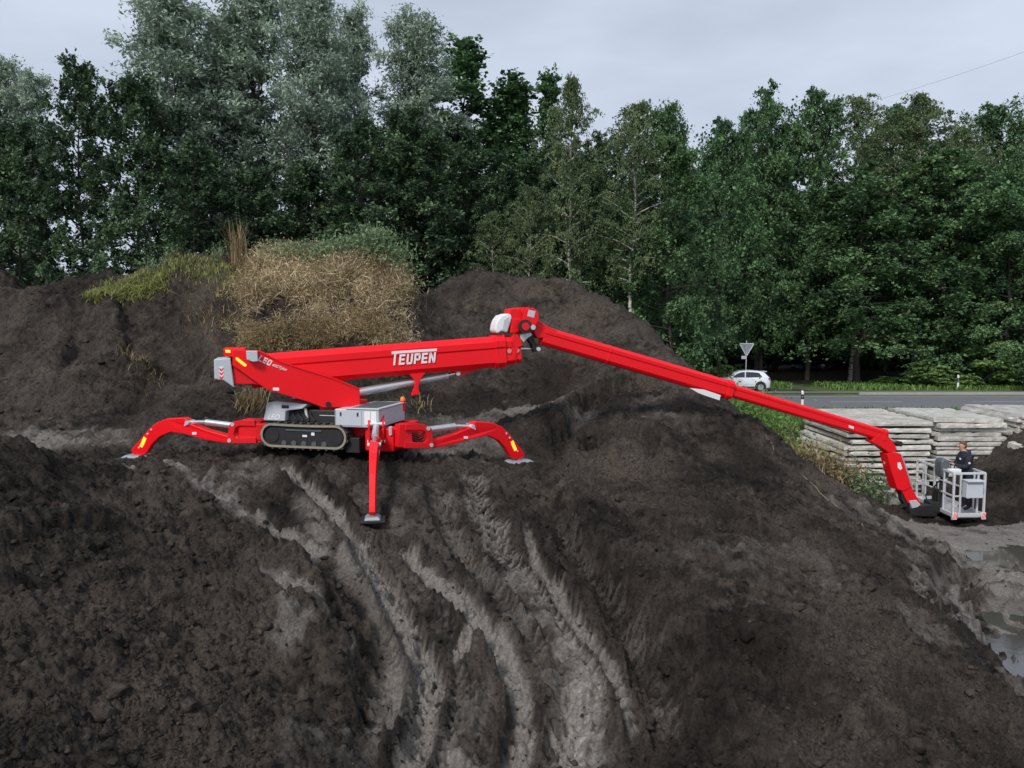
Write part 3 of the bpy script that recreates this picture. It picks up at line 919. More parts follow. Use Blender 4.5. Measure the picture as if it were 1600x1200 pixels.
plate('marker_lamp', z2([(128, 186), (160, 188), (160, 206), (130, 204)]), .44, .2, M['amber'], turret, .006)
plate('rear_beam', z2([(116, 178), (250, 178), (250, 230), (165, 232), (118, 222)]), .42, .84, M['red'], LIFT)
cw = plate('counterweight', z2([(56, 246), (160, 236), (184, 424), (128, 384), (118, 378), (60, 370)]), .46, .90, M['grey'], LIFT, .02)
for k in range(3):
    y0 = 296 + k * 25
    plate('hazard_stripe', z2([(92, y0 + 14), (104, y0 + 26), (116, y0 + 12), (116, y0), (104, y0 + 14), (92, y0 + 2)]), .466, .006, M['red'], cw, 0)
plate('hazard_panel', z2([(90, 292), (118, 290), (118, 366), (92, 366)]), .463, .004, M['white'], cw, 0)
plate('control_box', z2([(258, 194), (328, 194), (332, 258), (300, 262), (262, 246)]), .62, .16, M['grey'], turret, .01)
plate('type_plate', z2([(426, 422), (464, 424), (464, 442), (426, 440)]), .475, .006, M['white'], turret, 0)

# ---- raised lettering built from strokes
def strokes_logo(name, px0, px1, hgt_px, off, letters, mat, parent, slant=.18, bar=True):
    sub = Plane((BPL.p0 + bn * off)[:2], BA)
    a, b = np.array(px0, float), np.array(px1, float)
    run = b - a
    mb = MB()
    n = len(letters)
    F = {'T': [(0, .80, 1, 1), (.36, 0, .64, .8)], 'E': [(.06, 0, .34, 1), (.34, 0, .9, .2), (.34, .40, .84, .60), (.34, .8, .9, 1)],
         'U': [(.06, .12, .34, 1), (.66, .12, .94, 1), (.14, 0, .86, .2)], 'P': [(.06, 0, .34, 1), (.34, .80, .86, 1), (.34, .32, .86, .50), (.68, .4, .96, .92)],
         'N': [(.04, 0, .30, 1), (.70, 0, .96, 1), 'D'], 'L': [(.06, 0, .34, 1), (.34, 0, .9, .2)],
         'O': [(.04, .1, .32, .9), (.68, .1, .96, .9), (.14, 0, .86, .2), (.14, .8, .86, 1)]}
    def pt(x, y):
        p = a + run * x
        p = p + np.array([slant * hgt_px * y, -hgt_px * y])
        return sub.at(*p)
    for i, ch in enumerate(letters):
        x0, w = i / n, 1 / n
        top = 1.0 if (not bar or i == 0) else .74
        for s in F[ch]:
            if s == 'D':
                q = [(.04, 1), (.32, 1), (.96, 0), (.68, 0)]
            else:
                q = [(s[0], s[1]), (s[2], s[1]), (s[2], s[3]), (s[0], s[3])]
            ring = [pt(x0 + w * (.04 + .92 * qx), qy * top) for qx, qy in q]
            mb.prism(ring, [p - bn * .004 for p in ring])
    if bar:
        ring = [pt(.0, .82), (pt(1.0, .82)), pt(1.0, 1.0), pt(.0, 1.0)]
        mb.prism([p + bn * .001 for p in ring], [p - bn * .004 for p in ring])
    return mb.build(name, mat, parent)

strokes_logo('model_lettering', (402, 563), (422, 572), 8, .4735, 'LEO', M['white'], turret, .6, bar=False)

def font_text(name, body, pos, xdir, size, mat, parent, updir=UP, shear=.3):
    cu = bpy.data.curves.new(name, 'FONT')
    cu.body = body
    cu.size = size
    cu.shear = shear
    cu.offset = size * .012
    cu.extrude = 0.002
    ob = bpy.data.objects.new(name, cu)
    COL.objects.link(ob)
    dg = bpy.context.evaluated_depsgraph_get()
    me = bpy.data.meshes.new_from_object(ob.evaluated_get(dg))
    bpy.data.objects.remove(ob)
    v = np.array([p.co[:] for p in me.vertices])
    f = [list(p.vertices) for p in me.polygons]
    xdir = np.asarray(xdir) / np.linalg.norm(xdir)
    nrm = np.cross(xdir, updir)
    w = np.asarray(pos) + v[:, :1] * xdir + v[:, 1:2] * np.asarray(updir) + v[:, 2:3] * nrm
    return mesh_obj(name, w, f, mat, parent)
sub473 = Plane((BPL.p0 + bn * .476)[:2], BA)
pa, pb = sub473.at(424, 571.5), sub473.at(440, 577)
font_text('model_lettering', '40GTplus', pa, pb - pa, .075, M['white'], turret, updir=np.cross(bn, (pb - pa) / np.linalg.norm(pb - pa)) * -1 if np.cross(bn, pb - pa)[2] < 0 else np.cross(bn, (pb - pa) / np.linalg.norm(pb - pa)))

# ---- lower boom with telescopic sections
lb0, lb1 = BPL.at(392, 580), BPL.at(771, 549.5)
LB = boom('lower_boom', lb0, lb1, .66, .66, .52, M['red'], LIFT)
ax = (lb1 - lb0) / np.linalg.norm(lb1 - lb0)
lup = np.cross(bn, ax); lup = lup if lup[2] > 0 else -lup
boom('boom_collar', lb1 - ax * .03, lb1 + ax * .20, .70, .70, .56, M['red'], LIFT)
boom('boom_collar', lb1 + ax * .205, lb1 + ax * .40, .60, .60, .48, M['red'], LIFT)
boom('boom_collar', lb1 + ax * .405, lb1 + ax * .56, .55, .55, .44, M['red'], LIFT)
for q, h in ((.02, .72), (.19, .72), (.385, .63), (.545, .58)):
    boom('collar_flange', lb1 + ax * q, lb1 + ax * (q + .025), h, h, h * .8, M['red2'], LIFT)
for q, d_ in ((.29, .245), (.475, .225)):
    disc('slide_pad_bolt', lb1 + ax * q + bn * d_, bn, .05, .02, simple('pale_red_cap', (.75, .22, .18), .5) if q < .3 else bpy.data.materials['pale_red_cap'], LIFT)
    for dz in (-.2, .2):
        for dx in (-.045, .045):
            disc('bolt', lb1 + ax * (q + dx) + bn * d_ * .98 + lup * dz, bn, .018, .02, M['red2'], LIFT, 8)
# head of the lower boom: two ear plates rising to the knuckle pin
zk = zc(740, 460, 10)
ear = zk([(600, 700), (630, 612), (655, 640), (690, 625), (735, 690), (770, 790), (700, 830), (650, 1020), (615, 1030), (600, 1000)])
for off in (.24, -.19):
    plate('boom_ear', ear, off, .05, M['red'], LIFT, .008)
plate('boom_head', zk([(590, 720), (640, 720), (690, 800), (640, 1000), (590, 1000)]), .2, .4, M['red2'], LIFT, .008)
strokes_logo('maker_lettering', (610, 571), (680.5, 566.5), 22, .2645, 'TEUPEN', M['white'], LB, .10)

# ---- lift cylinder under the lower boom, bracket and lug
c0, c1, c2 = BPL.at(548, 615), BPL.at(698, 587), BPL.at(714, 583)
cy = cyl('lift_cylinder', c0, c1, .088, M['steel'], LIFT)
cyl('cylinder_gland', c1 - (c1 - c0) * .02, c1 + (c1 - c0) * .012, .095, M['steel'], cy)
cyl('piston_rod', c1, c2, .055, M['chrome'], cy)
plate('cylinder_lug', z2([(1440, 300), (1800, 280), (1690, 318), (1600, 350), (1575, 345), (1560, 325)]), .10, .2, M['red'], LIFT)
disc('cylinder_pin', c2 + bn * .11, bn, .045, .05, M['grey'], LIFT)
plate('boom_bracket', z2([(1272, 300), (1390, 292), (1380, 330), (1348, 372), (1336, 420), (1345, 466), (1288, 474), (1310, 420), (1314, 380), (1284, 345)]), .19, .07, M['red'], LIFT)
plate('boom_bracket', z2([(1272, 300), (1390, 292), (1380, 330), (1348, 372), (1336, 420), (1345, 466), (1288, 474), (1310, 420), (1314, 380), (1284, 345)]), -.12, .07, M['red'], LIFT)

# ---- knuckle and upper boom
side = zk([(760, 520), (770, 380), (800, 260), (845, 215), (940, 212), (995, 250), (1020, 330), (1010, 420), (960, 490), (900, 560), (870, 610), (830, 610)])
KN = plate('knuckle', side, .34, .05, M['red'], LIFT, .01)
for k in range(4):
    plate('knuckle_rib', zk([(x_ - 75 * k, y_ + 4 * k) for x_, y_ in [(800, 520), (790, 400), (770, 330), (745, 270), (775, 205), (860, 198), (900, 240), (900, 400), (880, 520)]]), .26 - .13 * k, .05, M['red'], LIFT, .008)
plate('knuckle_core', zk([(560, 590), (575, 380), (560, 290), (580, 225), (850, 225), (900, 400), (880, 560), (800, 610), (640, 615)]), .16, .46, M['red2'], LIFT)
plate('knuckle_step', zk([(570, 600), (600, 380), (760, 385), (755, 560), (640, 605)]), .20, .1, M['red'], LIFT)
plate('knuckle_window', zk([(862, 240), (968, 262), (945, 366), (838, 340)]), .347, .008, M['grey'], KN, .002)
disc('knuckle_pin', BPL.at(*zk([(850, 513)])[0]) + bn * .345, bn, .055, .04, M['grey'], KN)
disc('hose_reel', BPL.at(*zk([(735, 500)])[0]) + bn * .31, bn, .15, .08, M['black'], LIFT)
disc('hose_reel_hub', BPL.at(*zk([(735, 500)])[0]) + bn * .33, bn, .085, .09, M['red2'], LIFT)
cov = plate('cover_hood', zk([(335, 560), (350, 470), (375, 400), (430, 330), (520, 300), (585, 310), (600, 360), (560, 500), (530, 600), (440, 570), (400, 600), (365, 610)]), .22, .46, M['white'], LIFT, .03)
plate('cover_panel', zk([(480, 400), (560, 345), (555, 450), (520, 580), (450, 555)]), .223, .01, M['grey'], cov, .003)
plate('link', zk([(718, 620), (905, 600), (915, 640), (850, 680), (780, 752), (735, 690)]), .12, .24, M['alu'], LIFT, .008)
plate('link_bracket', zk([(860, 640), (925, 590), (960, 740), (1010, 800), (1015, 880), (960, 900), (930, 860), (910, 780), (850, 700)]), .10, .2, M['black'], LIFT, .01)
cyl('link_rod', BPL.at(*zk([(680, 855)])[0]), BPL.at(*zk([(960, 850)])[0]), .03, M['chrome'], LIFT)
disc('link_pin', BPL.at(*zk([(985, 850)])[0]) + bn * .12, bn, .045, .05, M['grey'], LIFT)
ub0, ub1 = BPL.at(846, 524), BPL.at(1137, 608.5)
UB = boom('upper_boom', ub0, ub1, .405, .425, .36, M['red'], LIFT)
uax = (ub1 - ub0) / np.linalg.norm(ub1 - ub0)
plate('boom_foot', zk([(960, 440), (1010, 400), (1160, 500), (1300, 560), (1290, 640), (1000, 690), (950, 600)]), .17, .34, M['red'], LIFT, .012)
boom('upper_collar', ub0 + uax * 1.62, ub0 + uax * 1.66, .43, .43, .38, M['red'], UB)
boom('upper_collar', ub1 - uax * .10, ub1 + uax * .06, .46, .46, .40, M['red'], UB)
ub2 = BPL.at(1380, 680.5)
inner = boom('inner_boom', ub1, ub2, .31, .31, .27, M['red'], LIFT)
boom('upper_collar', ub2 - uax * .10, ub2 + uax * .02, .34, .34, .30, M['red'], inner)
z4 = zc(1100, 520, 3.2)
plate('guard_plate', z4([(-72, 276), (0, 284), (84, 312), (78, 338), (0, 312), (-30, 300)]), .20, .02, M['white'], UB, .003)
plate('type_plate', z4([(726, 462), (750, 470), (748, 482), (724, 474)]), .139, .006, M['white'], inner, 0)
# ---- jib
jm = M['red']
plate('jib_head', z4([(900, 484), (922, 492), (925, 520), (955, 560), (968, 590), (925, 600), (885, 570), (840, 545), (850, 530)]), .13, .26, jm, LIFT, .01)
JB = plate('jib', z4([(915, 606), (950, 596), (985, 604), (1010, 680), (1038, 768), (1000, 792), (968, 784), (940, 700)]), .14, .28, jm, LIFT, .015)
plate('jib_end', z4([(985, 785), (1038, 768), (1052, 800), (1085, 852), (1060, 872), (1020, 850)]), .11, .22, jm, LIFT, .01)
plate('jib_window', z4([(968, 650), (982, 648), (992, 678), (982, 686), (970, 676)]), .145, .01, M['white'], JB, .002)
cyl('jib_cylinder', BPL.at(*z4([(985, 612)])[0]), BPL.at(*z4([(1040, 775)])[0]), .035, M['steel'], LIFT)
cyl('jib_link_rod', BPL.at(*z4([(920, 528)])[0]), BPL.at(*z4([(958, 548)])[0]), .03, M['chrome'], LIFT)
disc('jib_pin', BPL.at(*z4([(962, 552)])[0]), bn, .07, .3, M['black'], LIFT)
plate('rotator_link', z4([(1026, 840), (1062, 836), (1084, 860), (1046, 888)]), .12, .24, M['alu'], LIFT, .006)
plate('rotator', z4([(1030, 880), (1090, 866), (1150, 862), (1168, 880), (1166, 922), (1100, 918), (1034, 916)]), .13, .26, M['black'], LIFT, .015)
plate('hose_bundle', z4([(985, 800), (1000, 796), (1032, 850), (1030, 866), (1004, 860), (988, 836)]), .08, .12, M['black'], LIFT, .01)

# ---- slewing ring and chassis
CPL = Plane((base_xy[0], base_xy[1]), CA)
cn, ct = CPL.n, CPL.t                           # cn towards the viewer
def ch(a, b, z):
    """chassis coordinates: along, towards the viewer, height"""
    return np.array([base_xy[0], base_xy[1], 0]) + ct * a + cn * b + UP * z
def chbox(name, a0, a1, b0, b1, z0, z1, mat, parent, bevel=.012):
    return MB().box(ch((a0 + a1) / 2, (b0 + b1) / 2, (z0 + z1) / 2), ct * (a1 - a0) / 2, cn * (b1 - b0) / 2, UP * (z1 - z0) / 2).build(name, mat, parent, bevel=bevel)
smooth_by_angle(MB().tube([ch(.1, 0, 2.9), ch(.1, 0, 3.32)], .42, 24).build('slewing_ring', M['red2'], LIFT), 40)
plate('turret_base', z2([(700, 500), (960, 500), (960, 560), (720, 560)]), .4, .8, M['red2'], LIFT)

PIV = [  # leg pivots: along, across, heading, tilt below the drawn profile
]
def along_of(u, v, across):
    sub = Plane((CPL.p0 + cn * across)[:2], CA)
    p = sub.at(u, v)
    return (p - ch(0, across, 0)).dot(ct), p
tr_b = .82                                       # near face of the near track
aL, _ = along_of(407, 680, tr_b)
aR, pR = along_of(541, 688, tr_b)
_, pbot = along_of(475, 700.5, tr_b)
_, ptop = along_of(475, 663, tr_b)
TZ0, TZ1 = float(pbot[2]), float(ptop[2])
def track(b_near, name_parent):
    rad = (TZ1 - TZ0) / 2
    wid = .34
    nseg = 14
    def path(r):
        pts = []
        for k in range(nseg + 1):
            a = math.pi / 2 + math.pi * k / nseg
            pts.append((aL + rad + r * math.cos(a), TZ0 + rad + r * math.sin(a)))
        for k in range(1, 8):
            pts.append((aL + rad + (aR - aL - 2 * rad) * k / 8, TZ0 + rad - r))
        for k in range(nseg + 1):
            a = -math.pi / 2 + math.pi * k / nseg
            pts.append((aR - rad + r * math.cos(a), TZ0 + rad + r * math.sin(a)))
        for k in range(1, 8):
            pts.append((aR - rad - (aR - aL - 2 * rad) * k / 8, TZ0 + rad + r - .012 * math.sin(math.pi * k / 8)))
        return pts
    po, pi_ = path(rad), path(rad - .045)
    n = len(po)
    mb = MB()
    vs_ = [ch(a, b_near, z) for a, z in po] + [ch(a, b_near, z) for a, z in pi_] + [ch(a, b_near - wid, z) for a, z in po] + [ch(a, b_near - wid, z) for a, z in pi_]
    fs = []
    for i in range(n):
        j = (i + 1) % n
        fs += [[i, j, n + j, n + i], [2 * n + j, 2 * n + i, 3 * n + i, 3 * n + j], [j, i, 2 * n + i, 2 * n + j], [n + i, n + j, 3 * n + j, 3 * n + i]]
    mb.add(vs_, fs)
    nfs = len(fs)
    # grousers round the belt
    L = np.cumsum([0] + [math.hypot(po[(i + 1) % n][0] - po[i][0], po[(i + 1) % n][1] - po[i][1]) for i in range(n)])
    s = 0.0
    k = 0
    while s < L[-1] - .05:
        i = min(np.searchsorted(L, s, side='right') - 1, n - 1)
        f = (s - L[i]) / (L[i + 1] - L[i])
        a = np.array(po[i]) * (1 - f) + np.array(po[(i + 1) % n]) * f
        d = np.array(po[(i + 1) % n]) - np.array(po[i]); d /= np.linalg.norm(d)
        o = np.array([d[1], -d[0]])
        c = ch(a[0] + o[0] * .015, b_near - wid / 2 + (.06 if k % 2 else -.06), a[1] + o[1] * .015)
        mb.box(c, (ct * d[0] + UP * d[1]) * .022, cn * (wid / 2 - .075), (ct * o[0] + UP * o[1]) * .02)
        s += .085
        k += 1
    belt = mb.build('crawler_track', M['belt'], name_parent, mats=[M['belt'], M['mud']], mat_idx=[1 if (i < nfs and i % 4 < 2) else 0 for i in range(len(mb.f))])
    ip = path(rad - .047)
    ring = [ch(a, b_near - .05, z) for a, z in ip]
    MB().prism(ring, [p - cn * (wid - .1) for p in ring]).build('track_frame', M['black'], belt)
    for k in range(5):
        a = aL + .50 + k * (aR - aL - 1.0) / 4
        disc('road_roller', ch(a, b_near - .045, TZ0 + .085), cn, .055, .03, M['dgrey'], belt)
    disc('idler', ch(aL + rad, b_near - .045, TZ0 + rad), cn, rad * .62, .02, M['black'], belt, 24)
    disc('drive_sprocket', ch(aR - rad, b_near - .045, TZ0 + rad), cn, rad * .62, .02, M['black'], belt, 24)
    MB().bar(ch(aL + .55, b_near - .045, TZ1 - .13), ch(aR - .55, b_near - .045, TZ1 - .13), .03, .03).build('frame_rib', M['dgrey'], belt)
    return belt
nt_ = track(tr_b, LIFT)
MB().box(ch((aL + aR) / 2 + .02, tr_b - .048, TZ0 + .24), ct * .05, cn * .008, UP * .02).build('frame_sticker', M['white'], nt_, bevel=.003)
MB().box(ch((aL + aR) / 2 + .20, tr_b - .048, TZ0 + .285), ct * .035, cn * .008, UP * .03).build('frame_sticker', M['white'], nt_, bevel=.003)
track(-tr_b + .34, LIFT)
CZ0, CZ1 = 2.40, 2.86
cL, cR = -2.05, 1.42
chbox('chassis', cL + .15, cR - .1, -.42, .42, CZ0 + .04, CZ1, M['red2'], LIFT)
chbox('chassis_front', .82, cR, -.70, .70, CZ0, CZ1, M['red2'], LIFT, .03)
chbox('chassis_rear', cL, -1.30, -.62, .62, CZ0 + .1, CZ1, M['red2'], LIFT, .03)
chbox('axle', -.9, -.6, -.7, .7, CZ0 - .05, CZ0 + .25, M['black'], LIFT)
chbox('axle', .4, .7, -.7, .7, CZ0 - .05, CZ0 + .25, M['black'], LIFT)

# grey lockers
def locker(name, u0, u1, v_top, v_bot, across, depth, mat):
    a0, p0 = along_of(u0, v_bot, across)
    a1, p1 = along_of(u1, v_bot, across)
    _, pt_ = along_of((u0 + u1) / 2, v_top, across)
    z0, z1 = (p0[2] + p1[2]) / 2, pt_[2]
    return a0, a1, z0, z1, chbox(name, a0, a1, across - depth, across, z0, z1, mat, LIFT, .02)
la0, la1, lz0, lz1, lk = locker('locker', 523, 592, 640, 668, .78, 1.35, M['grey'])
lid = chbox('locker_lid', la0 + .25, la1 + .02, .78 - 1.37, .80, lz1 + .002, lz1 + .03, M['grey'], lk, .01)
chbox('lid_recess', la0 + .35, la1 - .08, -.45, .70, lz1 + .031, lz1 + .036, M['dgrey'], lk, .0)
for q in (.12, .48):
    chbox('latch', la0 + q, la0 + q + .03, .781, .795, lz1 - .13, lz1 - .06, M['black'], lk, .003)
chbox('notice_plate', la1 - .16, la1 - .05, .781, .787, lz0 + .06, lz1 - .03, M['white'], lk, 0)
chbox('notice_plate', la1 - .30, la1 - .18, .781, .787, lz0 + .06, lz1 - .03, M['white'], lk, 0)
chbox('door_seam', la0 + .02, la0 + .022 + .004, .781, .784, lz0 + .02, lz1 - .02, M['dgrey'], lk, 0)
chbox('door_seam', la1 - .36, la1 - .355, .781, .784, lz0 + .02, lz1 - .02, M['dgrey'], lk, 0)
chbox('door_seam', la0 + .02, la1 - .36, .781, .784, lz0 + .03, lz0 + .036, M['dgrey'], lk, 0)
# beacon on the locker corner
bc = smooth_by_angle(MB().tube([ch(la1 - .02, -.50, lz1 - .16), ch(la1 - .02, -.50, lz1 + .06)], .05, 14).build('beacon', M['red'], LIFT), 40)
smooth_by_angle(MB().tube([ch(la1 - .02, -.50, lz1 + .06), ch(la1 - .02, -.50, lz1 + .12), ch(la1 - .02, -.50, lz1 + .15)], [.055, .05, .02], 14).build('beacon_dome', M['orange'], bc), 40)
# engine side: sloping hood, black engine
ea0, p0 = along_of(411, 657, .72)
ea1, p1 = along_of(445, 657, .72)
ea2, pt_ = along_of(472, 630, .72)
ez0, ez1 = p0[2], pt_[2]
prof = [(ea0, ez0), (ea1, ez0), (ea1 + .02, ez0 + .20), (ea1 + .09, ez0 + .22), (ea2, ez0 + .26), (ea2 + .12, ez1 - .02), (ea0 + .30, ez1 + .03), (ea0 + .10, ez1 - .01)]
hood = MB().prism([ch(a, .72, z) for a, z in prof], [ch(a, -.60, z) for a, z in prof]).build('engine_hood', M['grey'], LIFT, bevel=.02)
chbox('hood_handle', ea1 - .06, ea1 + .10, .721, .735, ez1 - .11, ez1 - .05, M['black'], hood, .01)
hx = ch(ea0 + .10, .722, ez0 + .03)
font_text('model_lettering', 'LEO', hx, ct, .15, M['white'], hood)
chbox('engine', ea1 + .02, la0 - .02, -.5, .60, ez0 - .04, ez0 + .24, M['black'], LIFT, .03)
smooth_by_angle(MB().tube([ch(ea2 + .06, .63, ez0 + .06), ch(ea2 + .02, .63, ez0 + .26)], .03, 10).build('filler_pipe', M['alu'], LIFT))
chbox('engine_bracket', ea2 + .32, la0 - .02, .58, .61, ez0 + .12, ez0 + .135, M['alu'], LIFT, 0)
for k in range(4):
    rr_ = random.Random(k)
    a_ = ea1 + .1 + k * .13
    smooth_by_angle(MB().tube([ch(a_, .58, ez0 + .22), ch(a_ + .06, .66, ez0 + .12), ch(a_ + .14, .66, ez0 + .02), ch(a_ + .1, .58, ez0 - .1)], .016, 6).build('hydraulic_hose', M['black'], LIFT))

# ---- outriggers
zl = zc(150, 460, 3)
LEGPX = zl([(105, 722), (118, 706), (168, 662), (215, 618), (258, 590), (310, 573), (405, 570), (425, 580), (432, 596), (520, 630), (640, 664), (650, 690), (630, 696), (520, 678), (400, 645), (330, 636), (270, 656), (226, 690), (186, 738), (150, 748), (120, 744)])
PVX, PVY, LSC = 365.0, 686.7, 1202 / 16.1
LEG2 = [((PVX - u) / LSC, (PVY - v) / LSC) for u, v in LEGPX]     # outwards, up, metres
def outrigger(pivot, head, tilt, lab=None, pad_yaw=0.0, lamp=True, slim=False):
    pk = .62 if slim else 1.0
    e = np.array([math.cos(head), math.sin(head), 0.0])
    s = np.array([-e[1], e[0], 0.0])
    ct_, st_ = math.cos(tilt), math.sin(tilt)
    def W(r, z, w=0.0):
        return pivot + e * (r * ct_ - z * st_) + UP * (r * st_ + z * ct_) + s * w
    w = .082 if slim else .10
    tw = lambda r: w * (1 - .38 * min(1, max(0, (r - 1.1) / 1.0)))
    leg = MB().prism([W(r, z, tw(r)) for r, z in LEG2], [W(r, z, -tw(r)) for r, z in LEG2]).build('outrigger_leg', M['red'], LIFT, bevel=.014)
    # hinge bracket at the chassis
    br = [(-.60, .40), (-.30, .42), (-.10, .385), (-.02, .33), (.06, .02), (.02, -.06), (-.60, -.07), (-.60, .05), (-.14, .05), (-.10, .12), (-.15, .26), (-.24, .30), (-.60, .28)]
    for sgn in (1, -1):
        ring = [W(r, z, sgn * .155) for r, z in br]
        MB().prism(ring, [p - s * sgn * .04 for p in ring]).build('hinge_plate', M['red2'], LIFT, bevel=.008)
    MB().prism([W(r, z, .11) for r, z in [(-.7, .38), (-.46, .4), (-.42, .1), (-.36, -.05), (-.7, -.05)]], [W(r, z, -.11) for r, z in [(-.7, .38), (-.46, .4), (-.42, .1), (-.36, -.05), (-.7, -.05)]]).build('hinge_block', M['red2'], LIFT)
    for r_, z_ in ((0, 0), (-.10, .33)):
        disc('hinge_pin', W(r_, z_), s, .04, .34, M['alu'], LIFT, 14)
    # stabiliser cylinder
    q0, q1, q2 = W(-.02, .29), W(.60, .375), W(.98, .385)
    cyo = cyl('stabiliser_cylinder', q0, q1, .065, M['steel'], LIFT)
    cyl('piston_rod', q1, q2, .042, M['chrome'], cyo)
    disc('cylinder_pin', q2, s, .045, .24, M['alu'], cyo, 14)
    smooth_by_angle(MB().tube([W(.02, .26), W(.10, .12), W(.06, .02)], .015, 6).build('hydraulic_hose', M['black'], LIFT))
    # sticker and lamp
    for sgn in (1, -1):
        c = W(.83, .16, sgn * (w + .003))
        MB().box(c, (e * ct_ + UP * st_) * .05, s * .003, UP * .025).build('leg_sticker', M['white'], leg)
        if lamp:
            ring = [W(r_, z_, sgn * (w * .68 + .012)) for r_, z_ in ((2.00, .07), (2.06, .11), (2.13, -.01), (2.18, -.09), (2.12, -.12), (2.06, -.04))]
            MB().prism(ring, [p - s * sgn * .02 for p in ring]).build('warning_lamp', M['amber'], leg, bevel=.004)
    for q in range(4):
        smooth_by_angle(MB().tube([W(-.42, .22 - .05 * q, .05), W(-.3, .2 - .04 * q, .09), W(-.2, .18 - .05 * q, .02), W(-.12, .24 - .05 * q, -.04)], .016, 6).build('hydraulic_hose', M['black'], LIFT))
    MB().prism([W(1.0, .325, .05), W(1.16, .345, .05), W(1.16, .345, -.05), W(1.0, .325, -.05)], [W(1.0, .385, .05), W(1.16, .397, .05), W(1.16, .397, -.05), W(1.0, .385, -.05)]).build('leg_sticker', M['white'], leg)
    for sgn in (() if slim else (1, -1)):
        for r_, z_ in ((1.86, .26), (1.96, .17), (2.2, -.12), (1.03, .34)):
            disc('bolt', W(r_, z_, sgn * tw(r_)), s, .022, .03, M['alu'], leg, 8)
    # ball joint and pad on the ground
    tip = W(2.28, -.19)
    px_, py_ = tip[0], tip[1]
    gz = max(float(surf(px_ + dx, py_ + dy)[0]) for dx in (-.2, 0, .2) for dy in (-.2, 0, .2)) + .02
    cyl('ball_joint', tip + UP * .06, np.array([px_, py_, gz + .05]), .045, M['steel'], LIFT)
    ca_, sa_ = math.cos(head + pad_yaw), math.sin(head + pad_yaw)
    u1, u2 = np.array([ca_, sa_, 0]), np.array([-sa_, ca_, 0])
    MB().box((px_, py_, gz + .005), u1 * .34 * pk, u2 * .34 * pk, UP * .022).build('ground_mat', M['black'], LIFT, bevel=.01)
    pd = MB()
    k1 = [np.array([px_, py_, gz + .028]) + u1 * a * .27 * pk + u2 * b * .22 * pk for a, b in ((-1, -1), (1, -1), (1, 1), (-1, 1))]
    k2 = [np.array([px_, py_, gz + .075]) + u1 * a * .20 * pk + u2 * b * .16 * pk for a, b in ((-1, -1), (1, -1), (1, 1), (-1, 1))]
    pd.prism(k1, k2)
    pd.build('foot_pad', M['pad'], LIFT, bevel=.01)
    return tip, gz
def pivot_at(u, v, d):
    return P(u, v, d)
LEGS = []
def aim(pivot, target_xy, gz_t):
    """heading and tilt that bring the leg tip over a point of the ground"""
    d = np.array(target_xy) - pivot[:2]
    head = math.atan2(d[1], d[0])
    drop = pivot[2] - (gz_t + .22)
    L = math.hypot(2.28, .19)
    return head, -(math.asin(min(.9, drop / L)) - math.atan2(.19, 2.28))
for (pu, pv, pd_), (tu, tv, td) in (((365, 686.5, 15.9), (201, 719, 16.4)), ((668, 694, 15.25), (814, 725, 16.6)), ((588, 690, 14.85), (582, 829, 12.6))):
    pv_ = pivot_at(pu, pv, pd_)
    tg = P(tu, tv, td)
    g = max(float(surf(tg[0] + dx, tg[1] + dy)[0]) for dx in (-.2, 0, .2) for dy in (-.2, 0, .2))
    h_, tl = aim(pv_, tg[:2], g)
    LEGS.append((pv_, h_, tl) + outrigger(pv_, h_, tl, lamp=(tu != 582), slim=(tu == 582)))
pv_ = np.array([base_xy[0] - .6, base_xy[1] + 1.35, 2.5])
outrigger(pv_, R(103), R(-4))
print('legs', [(l[0].round(2), round(math.degrees(l[1])), round(math.degrees(l[2])), round(l[4], 2), round(l[3][2], 2)) for l in LEGS])
# arms carrying the hinges
for pv_, hd in ((LEGS[0][0], LEGS[0][1]), (LEGS[1][0], LEGS[1][1]), (LEGS[2][0], LEGS[2][1])):
    e = np.array([math.cos(hd), math.sin(hd), 0])
    a = pv_ - e * .5 + UP * .17
    q = ch(0, 0, 0)
    rel = a - q
    al, ac = rel.dot(ct), rel.dot(cn)
    b = ch(max(cL + .3, min(cR - .3, al)), max(-.4, min(.45, ac)), a[2])
    if np.linalg.norm(b - a) > .05:
        MB().bar(a, b, .24, .40).build('outrigger_arm', M['red2'], LIFT, bevel=.015)
# little fittings on the chassis front
for u, v in ((612, 678), (622, 672), (640, 676), (652, 670)):
    a_, p_ = along_of(u, v, .72)
    disc('hose_coupling', ch(min(a_, cR - .05), .705, p_[2]), cn, .03, .06, M['alu'], LIFT, 10)

# ---- basket
BASK0 = P(1488, 812, 19.75)                      # near left corner at the floor
ba, bb = np.array([.82, .03, 0]), np.array([.10, 2.0, 0])
def bk(i, j, z):
    return BASK0 + ba * i + bb * j + UP * z
fl = MB().box(bk(.5, .5, .06), ba * .49, bb * .495, UP * .02)
bask = fl.build('basket', M['alu'], LIFT, bevel=.005)
H = 1.22
def bbar(name, p, q, w=.05, h=None, m='alu'):
    return MB().bar(p, q, w, h or w).build(name, M[m], bask, bevel=.008)
for i, j in ((0, 0), (1, 0), (0, 1), (1, 1), (0, .5), (1, .5)):
    bbar('post', bk(i, j, 0), bk(i, j, H), .055)
for j in (.25, .75):
    for i in (0, 1):
        bbar('post', bk(i, j, .1), bk(i, j, H), .04)
for i in (.22, .78):
    for j in (0, 1):
        bbar('post', bk(i, j, .1), bk(i, j, H), .045)
for z, w in ((H, .055), (.62, .04), (.12, .05)):
    for a, b in (((0, 0), (1, 0)), ((0, 1), (1, 1)), ((0, 0), (0, 1)), ((1, 0), (1, 1))):
        bbar('rail', bk(*a, z), bk(*b, z), w, w if z > .2 else .10)
